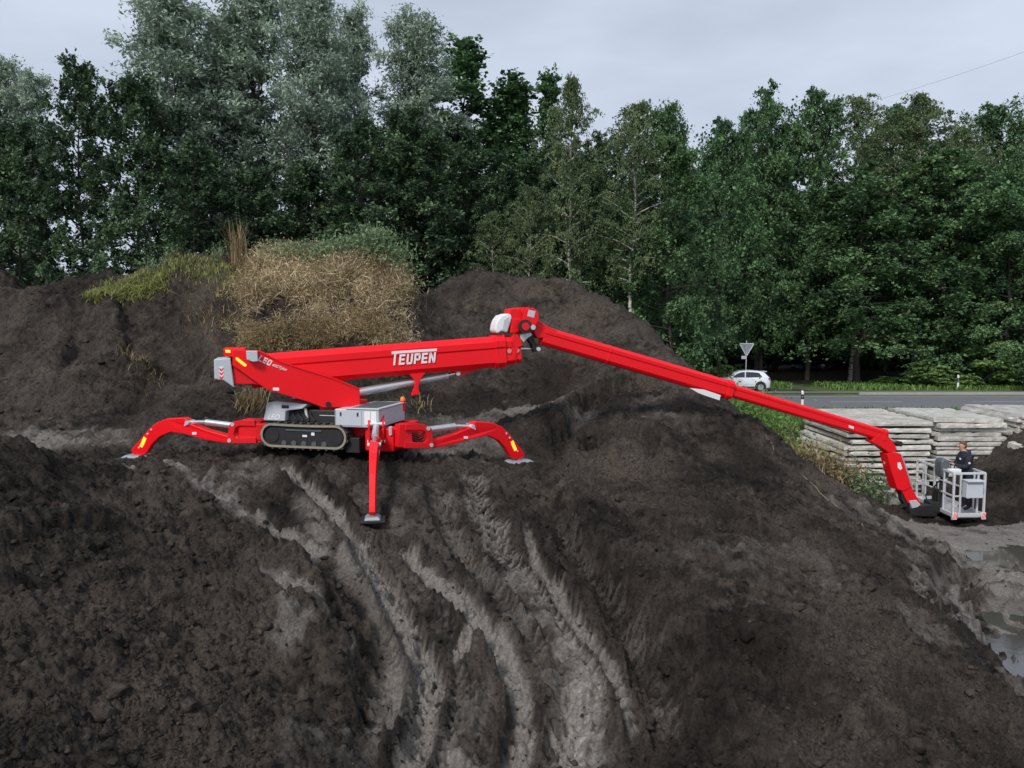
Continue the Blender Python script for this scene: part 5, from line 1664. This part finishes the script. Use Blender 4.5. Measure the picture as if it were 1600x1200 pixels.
def tree_proto(kind, seed, H, Rw, base, nlimb, nleaf, leafsize, asp=.6, up=.8, droop=0.0, stems=1, clump=1.0, lmat='lf_alder', bmat='bark', profile='oval', trunk_r=.2, rise=.5, tuft=60, tip=.0):
    """unit tree standing at the origin: (trunk mesh, crown mesh)"""
    g = np.random.default_rng(seed)
    tb = MB()
    clumps = []   # centre, radius
    def prof(t):
        if profile == 'oval': return math.sin(math.pi * min(1, max(0, (t * .92 + .08)))) ** .55
        if profile == 'cone': return (1 - t) ** .75 * .95 + .10
        if profile == 'dome': return math.sqrt(max(0, 1 - (t * .98) ** 2.4)) * .96 + .04
        if profile == 'fan': return (.35 + .65 * math.sin(math.pi * min(1, t * .9 + .1)) ** .7)
        return 1
    for st in range(stems):
        az0 = g.uniform(0, 6.28)
        lean = (0 if stems == 1 else Rw * .32)
        top = np.array([math.cos(az0) * lean, math.sin(az0) * lean, H * (1 if st == 0 else g.uniform(.82, .98))])
        pts = []
        for k in range(9):
            t = k / 8
            w = g.normal(size=3) * .012 * H * (t > 0); w[2] = 0
            pts.append(np.array([0, 0, 0]) + top * np.array([t ** 1.3, t ** 1.3, t]) + w)
        rr_ = [trunk_r * (1 - .93 * (k / 8)) * (1.25 if k == 0 else 1) * (1 if stems == 1 else .75) for k in range(9)]
        tb.tube(pts, rr_, 8)
        pts = np.array(pts)
        nl = nlimb // stems
        for i in range(nl):
            t = (i + g.uniform(0, 1)) / nl
            h = base + (1 - base) * t
            p = np.array([np.interp(h, np.linspace(0, 1, 9), pts[:, a]) for a in range(3)])
            az = i * 2.39996 + g.uniform(-.5, .5)
            Ln = Rw * prof(t) * g.uniform(.72, 1.10) * (1 if stems == 1 else .72)
            el = rise * (.5 + .9 * t) + g.uniform(-.15, .15)
            dirv = np.array([math.cos(az) * math.cos(el), math.sin(az) * math.cos(el), math.sin(el)])
            lp = [p]
            for q in range(1, 5):
                f = q / 4
                sag = -droop * .22 * Ln * f * f
                lp.append(p + dirv * Ln * f + np.array([g.normal() * .04 * Ln, g.normal() * .04 * Ln, sag]))
            r0 = max(.02, trunk_r * .34 * (1 - .6 * t))
            tb.tube(lp, [r0 * (1 - .85 * q / 4) for q in range(5)], 5)
            # clumps along the outer part of the limb, with side twigs
            nc = 3 + int(3 * Ln / Rw)
            for q in range(nc):
                f = .40 + .62 * (q + g.uniform(0, 1)) / nc
                fi = min(f, 1) * 4
                a = int(min(fi, 3)); c = lp[a] + (lp[a + 1] - lp[a]) * (fi - a)
                side = g.normal(size=3) * np.array([.16, .16, .10]) * Ln
                clumps.append((c + side, Rw * clump * g.uniform(.13, .24)))
        for q in range(3):
            clumps.append((pts[-1] - np.array([g.normal() * .05 * Rw, g.normal() * .05 * Rw, q * .05 * H]), Rw * clump * .14))
    per = max(8, nleaf // len(clumps))
    cs, tones, dirs = [], [], []
    for c, r in clumps:
        nn = int(per * g.uniform(.6, 1.4))
        # leaves sit on shoots inside the clump
        ns_ = max(3, nn // 14)
        sh = g.normal(size=(ns_, 3)); sh /= np.linalg.norm(sh, axis=1)[:, None]
        sh[:, 2] = sh[:, 2] * (.6) - droop * .7
        k = g.integers(0, ns_, nn)
        f = g.uniform(.15, 1.0, nn)[:, None]
        pos = c + sh[k] * r * f * g.uniform(.8, 1.25, (nn, 1)) + g.normal(size=(nn, 3)) * r * .10
        if tip > 0:
            pos[:, 2] += np.abs(f[:, 0]) * r * tip
        cs.append(pos)
        tones.append(np.clip(g.normal(.45, .26) + g.normal(size=nn) * .08 + .10 * f[:, 0], 0, 1))
    cs = np.concatenate(cs); tones = np.concatenate(tones)
    v, q = leaves(cs, up, leafsize, asp, g, droop * 1.5)
    trunk = tb.build('trunk_proto', M[bmat])
    smooth_by_angle(trunk, 60)
    tm = trunk.data; bpy.data.objects.remove(trunk)
    crown = fast_mesh('crown_proto', v, q, M[lmat], attrs={'tone': np.repeat(tones, 4)})
    cm = crown.data; bpy.data.objects.remove(crown)
    zmax = float(np.percentile(v[:, 2], 99.8)); rmax = float(np.percentile(np.hypot(v[:, 0], v[:, 1]), 98))
    return dict(trunk=tm, crown=cm, H=zmax, R=rmax)

PROTO = {
 'alder': [tree_proto('alder', 11, 17, 4.6, .12, 56, 46000, .23, .75, 2.4, .20, lmat='lf_alder', profile='dome', trunk_r=.24, rise=.30, clump=1.05),
           tree_proto('alder', 12, 17, 4.4, .16, 52, 40000, .23, .75, 2.4, .20, lmat='lf_alder', profile='dome', trunk_r=.22, rise=.35, clump=1.05)],
 'willow': [tree_proto('willow', 21, 24, 6.0, .26, 84, 76000, .24, .40, 1.3, .30, stems=3, clump=1.05, lmat='lf_willow', profile='fan', trunk_r=.38, rise=.80, tip=.3),
            tree_proto('willow', 22, 24, 5.2, .28, 78, 68000, .24, .40, 1.3, .30, stems=2, clump=1.1, lmat='lf_willow', profile='fan', trunk_r=.36, rise=.85, tip=.3)],
 'poplar': [tree_proto('poplar', 31, 23, 4.2, .35, 50, 30000, .22, .85, 1.5, .0, stems=2, clump=.95, lmat='lf_poplar', profile='fan', trunk_r=.30, rise=1.0, tip=.5)],
 'birch': [tree_proto('birch', 41, 17, 2.9, .36, 46, 22000, .13, .6, .5, .85, lmat='lf_birch', bmat='birch', profile='oval', trunk_r=.16, rise=.75, clump=1.15),
           tree_proto('birch', 42, 18, 3.4, .45, 46, 24000, .13, .6, .5, .9, stems=1, lmat='lf_birch', bmat='birch', profile='oval', trunk_r=.18, rise=.7, clump=1.15)],
 'beech': [tree_proto('beech', 51, 18, 6.2, .09, 70, 62000, .25, .65, 2.2, .50, lmat='lf_beech', profile='dome', trunk_r=.30, rise=.16, clump=1.0),
           tree_proto('beech', 52, 18, 5.6, .08, 66, 58000, .25, .65, 2.2, .55, lmat='lf_beech', profile='oval', trunk_r=.28, rise=.18, clump=1.0),
           tree_proto('beech', 53, 18, 6.4, .20, 58, 44000, .27, .65, 2.2, .50, lmat='lf_beech', profile='dome', trunk_r=.26, rise=.16, clump=1.0)],
  'bush': [tree_proto('bush', 61, 3.0, 1.6, .05, 26, 6000, .14, .55, .8, .1, stems=3, clump=1.2, lmat='lf_bush', profile='dome', trunk_r=.05, rise=.8)],
}
_cnt = {}
def tree(kind, u, d_, top_v, halfw_px, label, group=None, ground=None, name=None, cat='tree', idx=None):
    k = _cnt.get(kind, 0); _cnt[kind] = k + 1
    pr = PROTO[kind][(k if idx is None else idx) % len(PROTO[kind])]
    top = P(u, top_v, d_)
    gz = (float(ground_z(top[0], d_)[0]) if d_ < 41 else -.05) if ground is None else ground
    h = top[2] - gz
    sc_z = h / pr['H']
    sc_r = (halfw_px * d_ / FPX) / pr['R']
    rz = (k * 2.1 + u * .013) % 6.283
    root = empty(name or (kind + '_tree'), (top[0], d_, gz - .05), label, cat, group)
    root.rotation_euler = (0, 0, rz)
    root.scale = (sc_r, sc_r, sc_z)
    t = link(bpy.data.objects.new('trunk', pr['trunk']), root)
    c = link(bpy.data.objects.new('crown', pr['crown']), root)
    return root

# tall silver willows at the back left
tree('willow', 18, 52, 82, 62, 'small silver-grey willow crown rising at the far left end of the wood', idx=1)
tree('willow', 285, 46, 2, 120, 'broad silver-grey willow leaning left above the dark alders', idx=0)
tree('willow', 385, 48, -22, 105, 'tallest silver-grey willow with forked dark stems above the grassy heap', idx=1)
tree('willow', 478, 46, -12, 92, 'slim silver-grey willow beside the tallest one', idx=0)
tree('willow', 545, 50, 22, 62, 'narrow silver-grey willow between two broader ones', idx=1)
tree('willow', 640, 50, 34, 92, 'rounded silver-grey willow next to the green poplar', idx=0)
# poplar
tree('poplar', 762, 53, 55, 82, 'green poplar with upright leafy tips next to the rounded willow', idx=0)
tree('poplar', 836, 54, 118, 46, 'smaller green poplar crown leaning out towards the birches', idx=0)
# alders in front
tree('alder', 20, 41, 190, 80, 'dark green alder at the far left end of the wood', idx=0)
tree('alder', 118, 42, 96, 82, 'pointed dark green alder with sky showing under its crown', idx=1)
tree('alder', 205, 41, 118, 92, 'dark alder standing before the leaning willow', idx=0)
tree('alder', 300, 40, 225, 84, 'low dark alder behind the crest of the overgrown heap', idx=1)
tree('alder', 395, 41, 260, 84, 'low dark alder under the forked willow stems', idx=0)
tree('alder', 565, 41, 192, 100, 'dark alder behind the dry brushwood of the heap', idx=0)
tree('alder', 480, 43, 250, 80, 'dark alder under the slim willow', idx=1)
tree('alder', 665, 42, 212, 96, 'dark alder between the heap brushwood and the soil hill', idx=1)
tree('alder', 745, 44, 232, 84, 'dark alder under the green poplar', idx=0)
tree('alder', 820, 43, 250, 80, 'dark alder close to the tall white birch trunk', idx=1)
tree('alder', 900, 47, 268, 90, 'dark alder behind the tall white birch trunk', idx=0)
tree('alder', 630, 46, 170, 84, 'dark alder below the rounded willow', idx=0)
tree('alder', 705, 49, 186, 88, 'dark alder in the second row between rounded willow and poplar', idx=0)
tree('alder', 868, 50, 222, 76, 'dark alder in the second row behind the young birches', idx=1)
tree('alder', 948, 51, 214, 78, 'dark alder in the second row between the two white birch trunks', idx=0)
# birches
tree('birch', 893, 39, 122, 56, 'tall birch with a bare white trunk and wind-blown thin top', idx=0)
tree('birch', 994, 39, 160, 70, 'birch with a forked white trunk behind the soil hill', idx=1)
tree('birch', 770, 41, 330, 46, 'thin greyish young birch behind the top of the soil hill', idx=0)
tree('birch', 830, 40, 290, 46, 'young birch with brownish twigs beside the tall white trunk', idx=1)
tree('birch', 1345, 66, 150, 74, 'pale feathery birch top above the roadside beeches', idx=1)
tree('birch', 1440, 64, 148, 74, 'tall pale birch top over the roadside trees', idx=0)
tree('birch', 1505, 66, 196, 60, 'low pale birch top near the thin wires', idx=1)
# beeches and hornbeams on the right
tree('beech', 1052, 40, 215, 92, 'drooping green beech hanging over the right end of the soil hill', idx=1)
tree('beech', 985, 43, 300, 86, 'dark beech behind the forked white birch', idx=0)
tree('beech', 1040, 50, 165, 84, 'rounded beech crown behind the forked white birch', idx=0)
tree('beech', 1130, 60, 185, 86, 'beech crown in the second row right of the drooping beech', idx=2)
tree('beech', 1200, 66, 140, 84, 'high beech crown above the dark forest gap', idx=2)
tree('beech', 1275, 67, 138, 84, 'high beech crown with two pointed tips', idx=2)
tree('beech', 1350, 62, 262, 128, 'broad green beech overhanging the grass strip by the road', idx=2)
tree('beech', 1190, 66, 270, 80, 'dark beech at the edge of the forest gap behind the sign', idx=2)
tree('beech', 1480, 62, 228, 116, 'green beech behind the roadside bushes', idx=1)
tree('beech', 1590, 60, 250, 106, 'yellowish green beech at the right end of the roadside row', idx=0)
tree('beech', 1560, 70, 165, 96, 'high beech crown at the right end of the wood near the wires', idx=0)
tree('beech', 1400, 72, 165, 90, 'high beech crown between the pale birch tops', idx=1)
tree('beech', 1690, 62, 220, 110, 'green beech beyond the last roadside bush', idx=1)
tree('beech', 1660, 68, 150, 100, 'tall beech beyond the right end of the wood', idx=0)
tree('alder', -70, 42, 120, 100, 'dark alder beyond the left end of the wood', idx=1)
# bushes along the road
tree('bush', 1455, 58.6, 566, 46, 'low bright green bush beside the white post', name='bush', cat='bush', idx=0)
tree('bush', 1538, 58.8, 534, 52, 'tallest bright green bush behind the white post', name='bush', cat='bush', idx=0)
tree('bush', 1602, 58.6, 558, 56, 'wide green bush at the end of the grass strip', name='bush', cat='bush', idx=0)
tree('bush', 1400, 61, 588, 40, 'low dull green bush on the grass strip in front of the beech', name='bush', cat='bush', idx=0)
tree('bush', 1125, 60, 570, 30, 'small green bush hidden behind the white car', name='bush', cat='bush', idx=0)

# distant wood behind, one mass: a deep belt of foliage
g = np.random.default_rng(99)
def wood_mass(name, x0, x1, y0, y1, hfun, n, size, mat, label, seed):
    g = np.random.default_rng(seed)
    nc = n // 60
    cx = g.uniform(x0, x1, nc); cy = g.uniform(y0, y1, nc)
    hh = np.array([hfun(a) for a in cx])
    cz = hh * g.uniform(0, 1, nc) ** .8
    k = np.repeat(np.arange(nc), 60)
    pos = np.stack([cx[k], cy[k], cz[k]], 1) + g.normal(size=(nc * 60, 3)) * np.array([1.1, .8, .7])
    pos[:, 2] = np.maximum(pos[:, 2], .05)
    v, q = leaves(pos, 1.0, size, .65, g, .2)
    tn = np.repeat(np.clip(g.normal(.35, .15, nc)[k] + g.normal(size=nc * 60) * .1, 0, 1), 4)
    o = fast_mesh(name, v, q, mat, attrs={'tone': tn})
    return tag(o, label, 'wood', kind='stuff')
wood_mass('distant_wood', -33, 9, 62, 70, lambda x_: 9.5 + 2.5 * math.sin(x_ * .23), 36000, .62, M['lf_far_shade'], 'dark mass of the wood behind the edge trees', 5)
wood_mass('distant_wood', 4, 80, 78, 90, lambda x_: 20 + 3 * math.sin(x_ * .31), 45000, 1.0, M['lf_far_shade'], 'dark mass of the wood deep behind the roadside beeches', 6)

wood_mass('distant_wood', 0, 75, 94, 99, lambda x_: 8, 15000, 1.1, M['lf_far_shade'], 'dark undergrowth deep inside the forest gap', 8)

# ------------------------------------------------------------------ grass, weeds, brushwood
M['drygrass'] = leafy('dry_straw', (0.17, 0.125, 0.062), (0.46, 0.36, 0.205), .25, .8)
M['brush'] = leafy('dry_brushwood', (0.23, 0.17, 0.09), (0.74, 0.62, 0.41), .2, .8)
M['grass'] = leafy('fresh_grass', (0.11, 0.135, 0.040), (0.48, 0.50, 0.19), .3, .7)
M['verge'] = leafy('verge_grass', (0.070, 0.140, 0.038), (0.23, 0.38, 0.11), .3, .7)
M['mugwort'] = leafy('grey_green_weed', (0.09, 0.145, 0.07), (0.29, 0.38, 0.21), .25, .7)

def blades(pos, h, w, lean, g, curl=.5):
    """three-point curved blades"""
    n = len(pos)
    az = g.uniform(0, 6.283, n)
    d = np.stack([np.cos(az), np.sin(az), np.zeros(n)], 1)
    side = np.stack([-np.sin(az), np.cos(az), np.zeros(n)], 1)
    h = (h * g.uniform(.5, 1.3, n))[:, None]
    ln = (lean * g.uniform(.2, 1.4, n))[:, None]
    p1 = pos + d * h * ln * .4 + UP * h * .6
    p2 = pos + d * h * ln * (1 + curl * .4) + UP * h * (1 - curl * ln * .5)
    w = (w * g.uniform(.7, 1.3, n))[:, None]
    v = np.stack([pos - side * w * .5, pos + side * w * .5, p1 + side * w * .4, p1 - side * w * .4, p2 + side * w * .08, p2 - side * w * .08], 1).reshape(-1, 3)
    b = np.arange(n)[:, None] * 6
    q = np.concatenate([b + np.array([[0, 1, 2, 3]]), b + np.array([[3, 2, 4, 5]])])
    return v, q
def blade_obj(name, pos, h, w, lean, mat, seed, label=None, cat=None, kind=None, parent=None, curl=.5, tone=.45, tv=.25):
    g = np.random.default_rng(seed)
    v, q = blades(pos, h, w, lean, g, curl)
    t = np.repeat(np.clip(g.normal(tone, tv, len(pos)), 0, 1), 6)
    o = fast_mesh(name, v, q, mat, parent, attrs={'tone': t})
    return tag(o, label, cat, None, kind)
def on_ground(xy):
    z = surf(xy[:, 0], xy[:, 1])
    return np.concatenate([xy, z[:, None]], 1)
def strip_points(pxs, n, jit, g, dy=0.0):
    """random ground points along a run of picture points"""
    q = np.array([hit(u, v)[:2] if len_ is None else P(u, v, len_)[:2] for u, v, len_ in pxs])
    seg = g.integers(0, len(q) - 1, n); t = g.uniform(0, 1, n)[:, None]
    xy = q[seg] * (1 - t) + q[seg + 1] * t + g.normal(size=(n, 2)) * np.array(jit)
    xy[:, 1] += dy
    return on_ground(xy)
g = np.random.default_rng(33)
# fringe of grass on the crest of the heap
blade_obj('crest_grass', strip_points([(150, 452, 25.2), (180, 432, 25.3), (215, 415, 25.4), (260, 404, 25.4), (310, 404, 25.4), (345, 416, 25.2), (400, 425, 25.1)], 2600, (.22, .20), g, .05), .17, .020, .9, M['grass'], 1,
          'pale green grass fringing the crest of the overgrown heap', 'grass', 'stuff', tone=.62)
blade_obj('crest_grass', strip_points([(150, 456, 25.15), (165, 448, 25.15), (215, 419, 25.25), (260, 406, 25.25)], 1500, (.16, .10), g, -.05), .22, .020, 1.5, M['grass'], 2,
          'overhanging tuft of pale grass at the broken edge of the heap', 'grass', 'stuff', curl=1.3, tone=.7)
# dry brushwood over the right half of the heap: tangled stems and withered leaves
def thicket(name, xr, yr, n, hmul, seed, label, mat, stem_mat, zlo=0.0):
    g = np.random.default_rng(seed)
    nb = n // 40
    bx = g.uniform(*xr, nb * 2); by = g.uniform(*yr, nb * 2)
    ok = np.argsort(-(fbm(bx * 1.1 + 3, by * 1.1, bx * 0, 2) + g.normal(size=nb * 2) * .35))[:nb]
    bx, by = bx[ok], by[ok]
    base = on_ground(np.stack([bx, by], 1))
    mb_v, mb_q, tn = [], [], []
    k = np.repeat(np.arange(nb), 40)
    d = g.normal(size=(nb * 40, 3)); d[:, 2] = np.abs(d[:, 2]) * 1.5; d[:, 1] -= .30
    d /= np.linalg.norm(d, axis=1)[:, None]
    L = (hmul * g.uniform(.15, .8, nb * 40))[:, None]
    p0 = base[k] + d * L * g.uniform(0, .6, (nb * 40, 1)) + g.normal(size=(nb * 40, 3)) * .07
    v, q = leaves(p0 + d * L * .4, .3, .34 * hmul, .05, g, .2)
    v2, q2 = leaves(p0 + d * L * .7, .5, .055, .5, g, .3)
    V = np.concatenate([v, v2]); Q = np.concatenate([q, q2 + len(v)])
    t1 = np.repeat(np.clip(.48 + .45 * fbm(bx * 1.3, by * 1.3, bx * 0, 2)[k] + g.normal(size=nb * 40) * .2, 0, 1), 4)
    o = fast_mesh(name, V, Q, mat, attrs={'tone': np.concatenate([t1, t1 * .8])})
    return tag(o, label, 'brushwood', kind='stuff')
xa = lambda u, d_: P(u, 500, d_)[0]
thicket('dry_brushwood', (xa(390, 24.9), xa(628, 24.9)), (24.3, 26.0), 26000, 1.0, 3, 'tangled tan brushwood covering the upper part of the overgrown heap', M['brush'], None)
thicket('dry_brushwood', (xa(365, 24.2), xa(640, 24.2)), (23.5, 24.6), 5500, .75, 4, 'thin dry twigs hanging down the face of the overgrown heap', M['brush'], None)
thicket('dry_straw', (xa(390, 23.6), xa(545, 23.6)), (22.9, 23.6), 7000, .75, 5, 'heap of pale straw lying behind the lower red boom', M['drygrass'], None)
thicket('dry_straw', (xa(545, 23.8), xa(638, 23.8)), (23.1, 24.0), 5500, .75, 6, 'straw clump at the right foot of the brushwood', M['drygrass'], None)

# upright dry grass on top of the brushwood
blade_obj('dry_grass', strip_points([(392, 432, 25.3), (450, 436, 25.2), (520, 436, 25.2), (590, 440, 25.2), (625, 450, 25.2)], 3600, (.3, .35), g, .1), .55, .022, .5, M['drygrass'], 21,
          'upright pale dry grass standing on the brushwood', 'grass', 'stuff', tone=.6)
blade_obj('crest_weeds', strip_points([(430, 430, 25.7), (500, 432, 25.7), (560, 434, 25.8), (620, 440, 25.7)], 1800, (.3, .25), g, .1), .7, .03, .5, M['mugwort'], 22,
          'fresh grey-green weeds behind the dry grass', 'weeds', 'stuff', tone=.7)

# single plants
def plant(name, u, v, d_, h, n, mat, label, cat='plant', spread=.25, lean=.5, w=.03, group=None, leafy_mat=None, nl=0, ls=.10):
    p_ = P(u, v, d_)
    gz = float(surf(p_[0], p_[1])[0])
    root = empty(name, (p_[0], p_[1], gz), label, cat, group)
    g = np.random.default_rng(int(u * 7 + v))
    pos = np.array([p_[0], p_[1], gz - .03]) + np.concatenate([g.normal(size=(n, 2)) * spread * .4, np.zeros((n, 1))], 1)
    pos[:, 2] = surf(pos[:, 0], pos[:, 1]) - .02
    blade_obj('stem', pos, h, w, lean, mat, int(u + v), parent=root)
    if nl:
        m_ = leafy_mat or mat
        k = g.integers(0, n, nl)
        f = g.uniform(.2, 1.1, nl)[:, None]
        q = pos[k] + g.normal(size=(nl, 3)) * np.array([spread * .55, spread * .5, .05]) * (.4 + f) + UP * h * f * .85
        vv, qq = leaves(q, .5, ls, .4, g, -.2)
        fast_mesh('foliage', vv, qq, m_, root, attrs={'tone': np.repeat(np.clip(g.normal(.5, .2, nl), 0, 1), 4)})
    return root
plant('reed_clump', 371, 412, 25.6, 1.25, 90, M['drygrass'], 'upright clump of tall dry reeds on the crest of the heap', spread=.35, lean=.22, w=.028)
for u, d_, h, lb in ((500, 25.6, .8, 'grey-green weed growing above the brushwood in the middle of the heap'), (545, 25.7, 1.15, 'leafy grey-green weed next to the tallest weed on the heap'), (585, 25.7, 1.5, 'tallest bushy grey-green weed at the right end of the heap'), (615, 25.5, 1.2, 'grey-green weed leaning over the right end of the heap'), (455, 25.7, .7, 'thin grey-green weed rising from the dry brushwood'), (525, 26.2, .9, 'pale green weed behind the brushwood')):
    plant('tall_weed', u, 430, d_, h, 60, M['mugwort'], lb, spread=.5, lean=.4, w=.03, leafy_mat=M['mugwort'], nl=1500, ls=.13)
for u, h, lb in ((238, .5, 'thin seedy weed on the grassy slope of the crest'), (262, .45, 'short grey weed on top of the broken crest'), (338, .55, 'grey weed beside the reed clump')):
    plant('small_weed', u, 405, 25.7, h, 16, M['mugwort'], lb, spread=.25, lean=.4, w=.02, leafy_mat=M['mugwort'], nl=160, ls=.08)
for u, v, d_, h, n, lb in ((205, 545, 22.9, .42, 70, 'small tuft of withered stalks on the dark face of the heap'), (228, 578, 22.3, .28, 40, 'pale roots on the lump below the withered tuft'), (388, 632, 20.9, .55, 130, 'bundle of dry stalks behind the engine hood'), (655, 632, 21.9, .35, 40, 'wisp of dry stalks behind the locker beacon'), (330, 470, 24.3, .45, 90, 'dry tuft hanging under the grassy edge'), (295, 455, 24.5, .3, 40, 'sparse dry roots hanging under the crest'), (355, 500, 23.8, .5, 90, 'dry tuft at the left end of the brushwood')):
    plant('dry_tuft', u, v, d_, h, n, M['drygrass'], lb, spread=.5, lean=1.2, w=.022)
# weeds between the heap and the slabs
for u, v, d_, h, mat, lb, nl in ((1165, 655, 22.5, .8, 'verge', 'bright green weeds where the heap meets the verge', 1400), (1195, 668, 22.2, .8, 'verge', 'green weeds beside the pale straw patch', 1200), (1235, 690, 22.0, .8, 'grass', 'yellowish weeds halfway along the heap edge', 1000), (1268, 700, 21.7, .8, 'drygrass', 'tan dry weeds beside the slab pile', 1100), (1300, 715, 21.5, .8, 'drygrass', 'tan dry weeds just before the slab pile', 1000), (1318, 738, 21.2, .7, 'mugwort', 'grey-green feathery weed at the foot of the slab pile', 1300), (1335, 710, 22.0, .9, 'mugwort', 'tall grey-green weed covering the slab ends', 1200), (1225, 668, 24.5, .9, 'verge', 'green weeds behind the tan patch under the boom', 1200), (1255, 668, 25.0, .9, 'drygrass', 'pale seedy grass behind the green weeds', 800), (1285, 740, 20.6, .5, 'drygrass', 'low tan stalks at the toe of the heap', 600)):
    plant('weed_clump', u, v, d_, h, 110, M[mat], lb, spread=.75, lean=.5, w=.025, leafy_mat=M[mat], nl=nl, ls=.12)
# roadside grass
def rect_points(x0, x1, y0, y1, n, g, z=-.05):
    xy = np.stack([g.uniform(x0, x1, n), g.uniform(y0, y1, n)], 1)
    zz = np.where(xy[:, 1] < 41, surf(xy[:, 0], xy[:, 1]), z)
    return np.concatenate([xy, zz[:, None]], 1)
blade_obj('verge_grass', rect_points(5, 36, 36, 42.7, 12000, g), .38, .06, .6, M['verge'], 11, 'green grass of the near road verge', 'grass', 'stuff')
blade_obj('verge_grass', rect_points(24, 62, 56.8, 62, 12000, g), .34, .10, .6, M['verge'], 12, 'bright green grass strip between road and wood', 'grass', 'stuff', tone=.6)
blade_obj('verge_grass', rect_points(18, 21, 57.5, 60, 700, g), .5, .09, .6, M['verge'], 14, 'tuft of bright grass behind the rear of the car', 'grass', 'stuff', tone=.7)
blade_obj('verge_grass', rect_points(-20, 13, 56.8, 60, 3000, g), .4, .08, .6, M['verge'], 13, 'grass on the far verge behind the heaps', 'grass', 'stuff')

# ------------------------------------------------------------------ clods and crumbs lying on the soil
def clods(n, seed):
    g = np.random.default_rng(seed)
    d = 5.5 * (27 / 5.5) ** g.uniform(0, 1, n)
    x = g.uniform(-.78, .78, n) * d
    keep = np.interp(fbm(x * .9, d * .9, x * 0, 2), [-.6, .6], [.12, 1]) > g.uniform(0, 1, n)
    # clean wheel tracks and the flat yard carry fewer
    _, sa_, _ = terrain_detail(x, d)
    keep &= (sa_ < .30) | (g.uniform(0, 1, n) < .12)
    keep &= ~((np.abs(x + 3.7) < 2.4) & (np.abs(d - 15.8) < 1.3))
    x, d = x[keep], d[keep]
    n = len(x)
    s = np.clip(g.lognormal(-4.15, .55, n), .008, .075)
    z = surf(x, d) + s * .1
    ico = np.array([(1, 0, 0), (-1, 0, 0), (0, 1, 0), (0, -1, 0), (0, 0, 1), (0, 0, -1)], float)
    fc = np.array([(0, 2, 4), (2, 1, 4), (1, 3, 4), (3, 0, 4), (2, 0, 5), (1, 2, 5), (3, 1, 5), (0, 3, 5)])
    v = ico[None] * g.uniform(.45, 1.4, (n, 6, 1)) * (s[:, None, None] * np.array([1, 1, .75]))
    a = g.uniform(0, 6.28, n); ca_, sa_ = np.cos(a)[:, None], np.sin(a)[:, None]
    vx = v[..., 0] * ca_ - v[..., 1] * sa_ + x[:, None]; vy = v[..., 0] * sa_ + v[..., 1] * ca_ + d[:, None]
    V = np.stack([vx, vy, v[..., 2] + z[:, None]], 2).reshape(-1, 3)
    F = (np.arange(n)[:, None, None] * 6 + fc[None]).reshape(-1, 3)
    o = fast_mesh('soil_clods', V, F, M['soil'], attrs={'sand': np.repeat(g.uniform(0, 1, n) ** 2 * .35, 6), 'wet': np.zeros(len(V))})
    return tag(o, 'loose crumbs and clods of dark soil strewn over the heaps', 'soil', kind='stuff')
clods(70000, 77)
# larger lumps of soil, broken out of the heaps
def lump(n, seed):
    g = np.random.default_rng(seed)
    bm = bmesh.new(); bmesh.ops.create_icosphere(bm, subdivisions=2, radius=1.0)
    bv = np.array([v.co[:] for v in bm.verts]); bf = np.array([[v.index for v in f.verts] for f in bm.faces]); bm.free()
    d = 6 * (25 / 6) ** g.uniform(0, 1, n); x = g.uniform(-.72, .72, n) * d
    _, sa_, _ = terrain_detail(x, d)
    keep = (sa_ < .3) & ~((np.abs(x + 3.7) < 3) & (np.abs(d - 15.5) < 2)) & ~((x > 10) & (x < 13) & (d > 18))
    x, d = x[keep], d[keep]; n = len(x)
    s = np.clip(g.lognormal(-2.9, .45, n), .03, .12)
    V, F = [], []
    for i in range(n):
        o = g.uniform(0, 90, 3)
        q = bv * (1 + .55 * fbm(bv[:, 0] * 1.3 + o[0], bv[:, 1] * 1.3 + o[1], bv[:, 2] * 1.3 + o[2], 3, .6))[:, None]
        V.append(q * s[i] * np.array([1, 1, .7]) + np.array([x[i], d[i], float(surf(x[i], d[i])[0]) + s[i] * .12])); F.append(bf + i * len(bv))
    V = np.concatenate(V); F = np.concatenate(F)
    o = fast_mesh('soil_lumps', V, F, M['soil'], attrs={'sand': np.repeat(g.uniform(0, .3, n), len(bv)), 'wet': np.zeros(len(V))})
    tag(o, 'larger broken lumps of dark soil lying on the heaps', 'soil', kind='stuff')
lump(420, 78)
# pale sticks and roots on the long heap
for (u0, v0, u1, v1, lb) in ((1255, 750, 1308, 795, 'longest pale stick lying on the steep flank of the long heap'), (1330, 815, 1372, 845, 'thin pale stick at the low toe of the long heap near the basket'), (1195, 690, 1222, 712, 'short pale stick on the long heap close to the green weeds')):
    a, b = hit(u0, v0), hit(u1, v1)
    pts = []
    for t in np.linspace(0, 1, 9):
        q = a * (1 - t) + b * t
        pts.append((q[0] + .03 * math.sin(7 * t), q[1], float(surf(q[0], q[1])[0]) + .015))
    tag(MB().tube(pts, .010, 6).build('stick', M['stick'] if 'stick' in M else M.setdefault('stick', simple('bleached_wood', (.20, .165, .12), .9))),
        lb, 'stick', 'sticks on the heap flank')
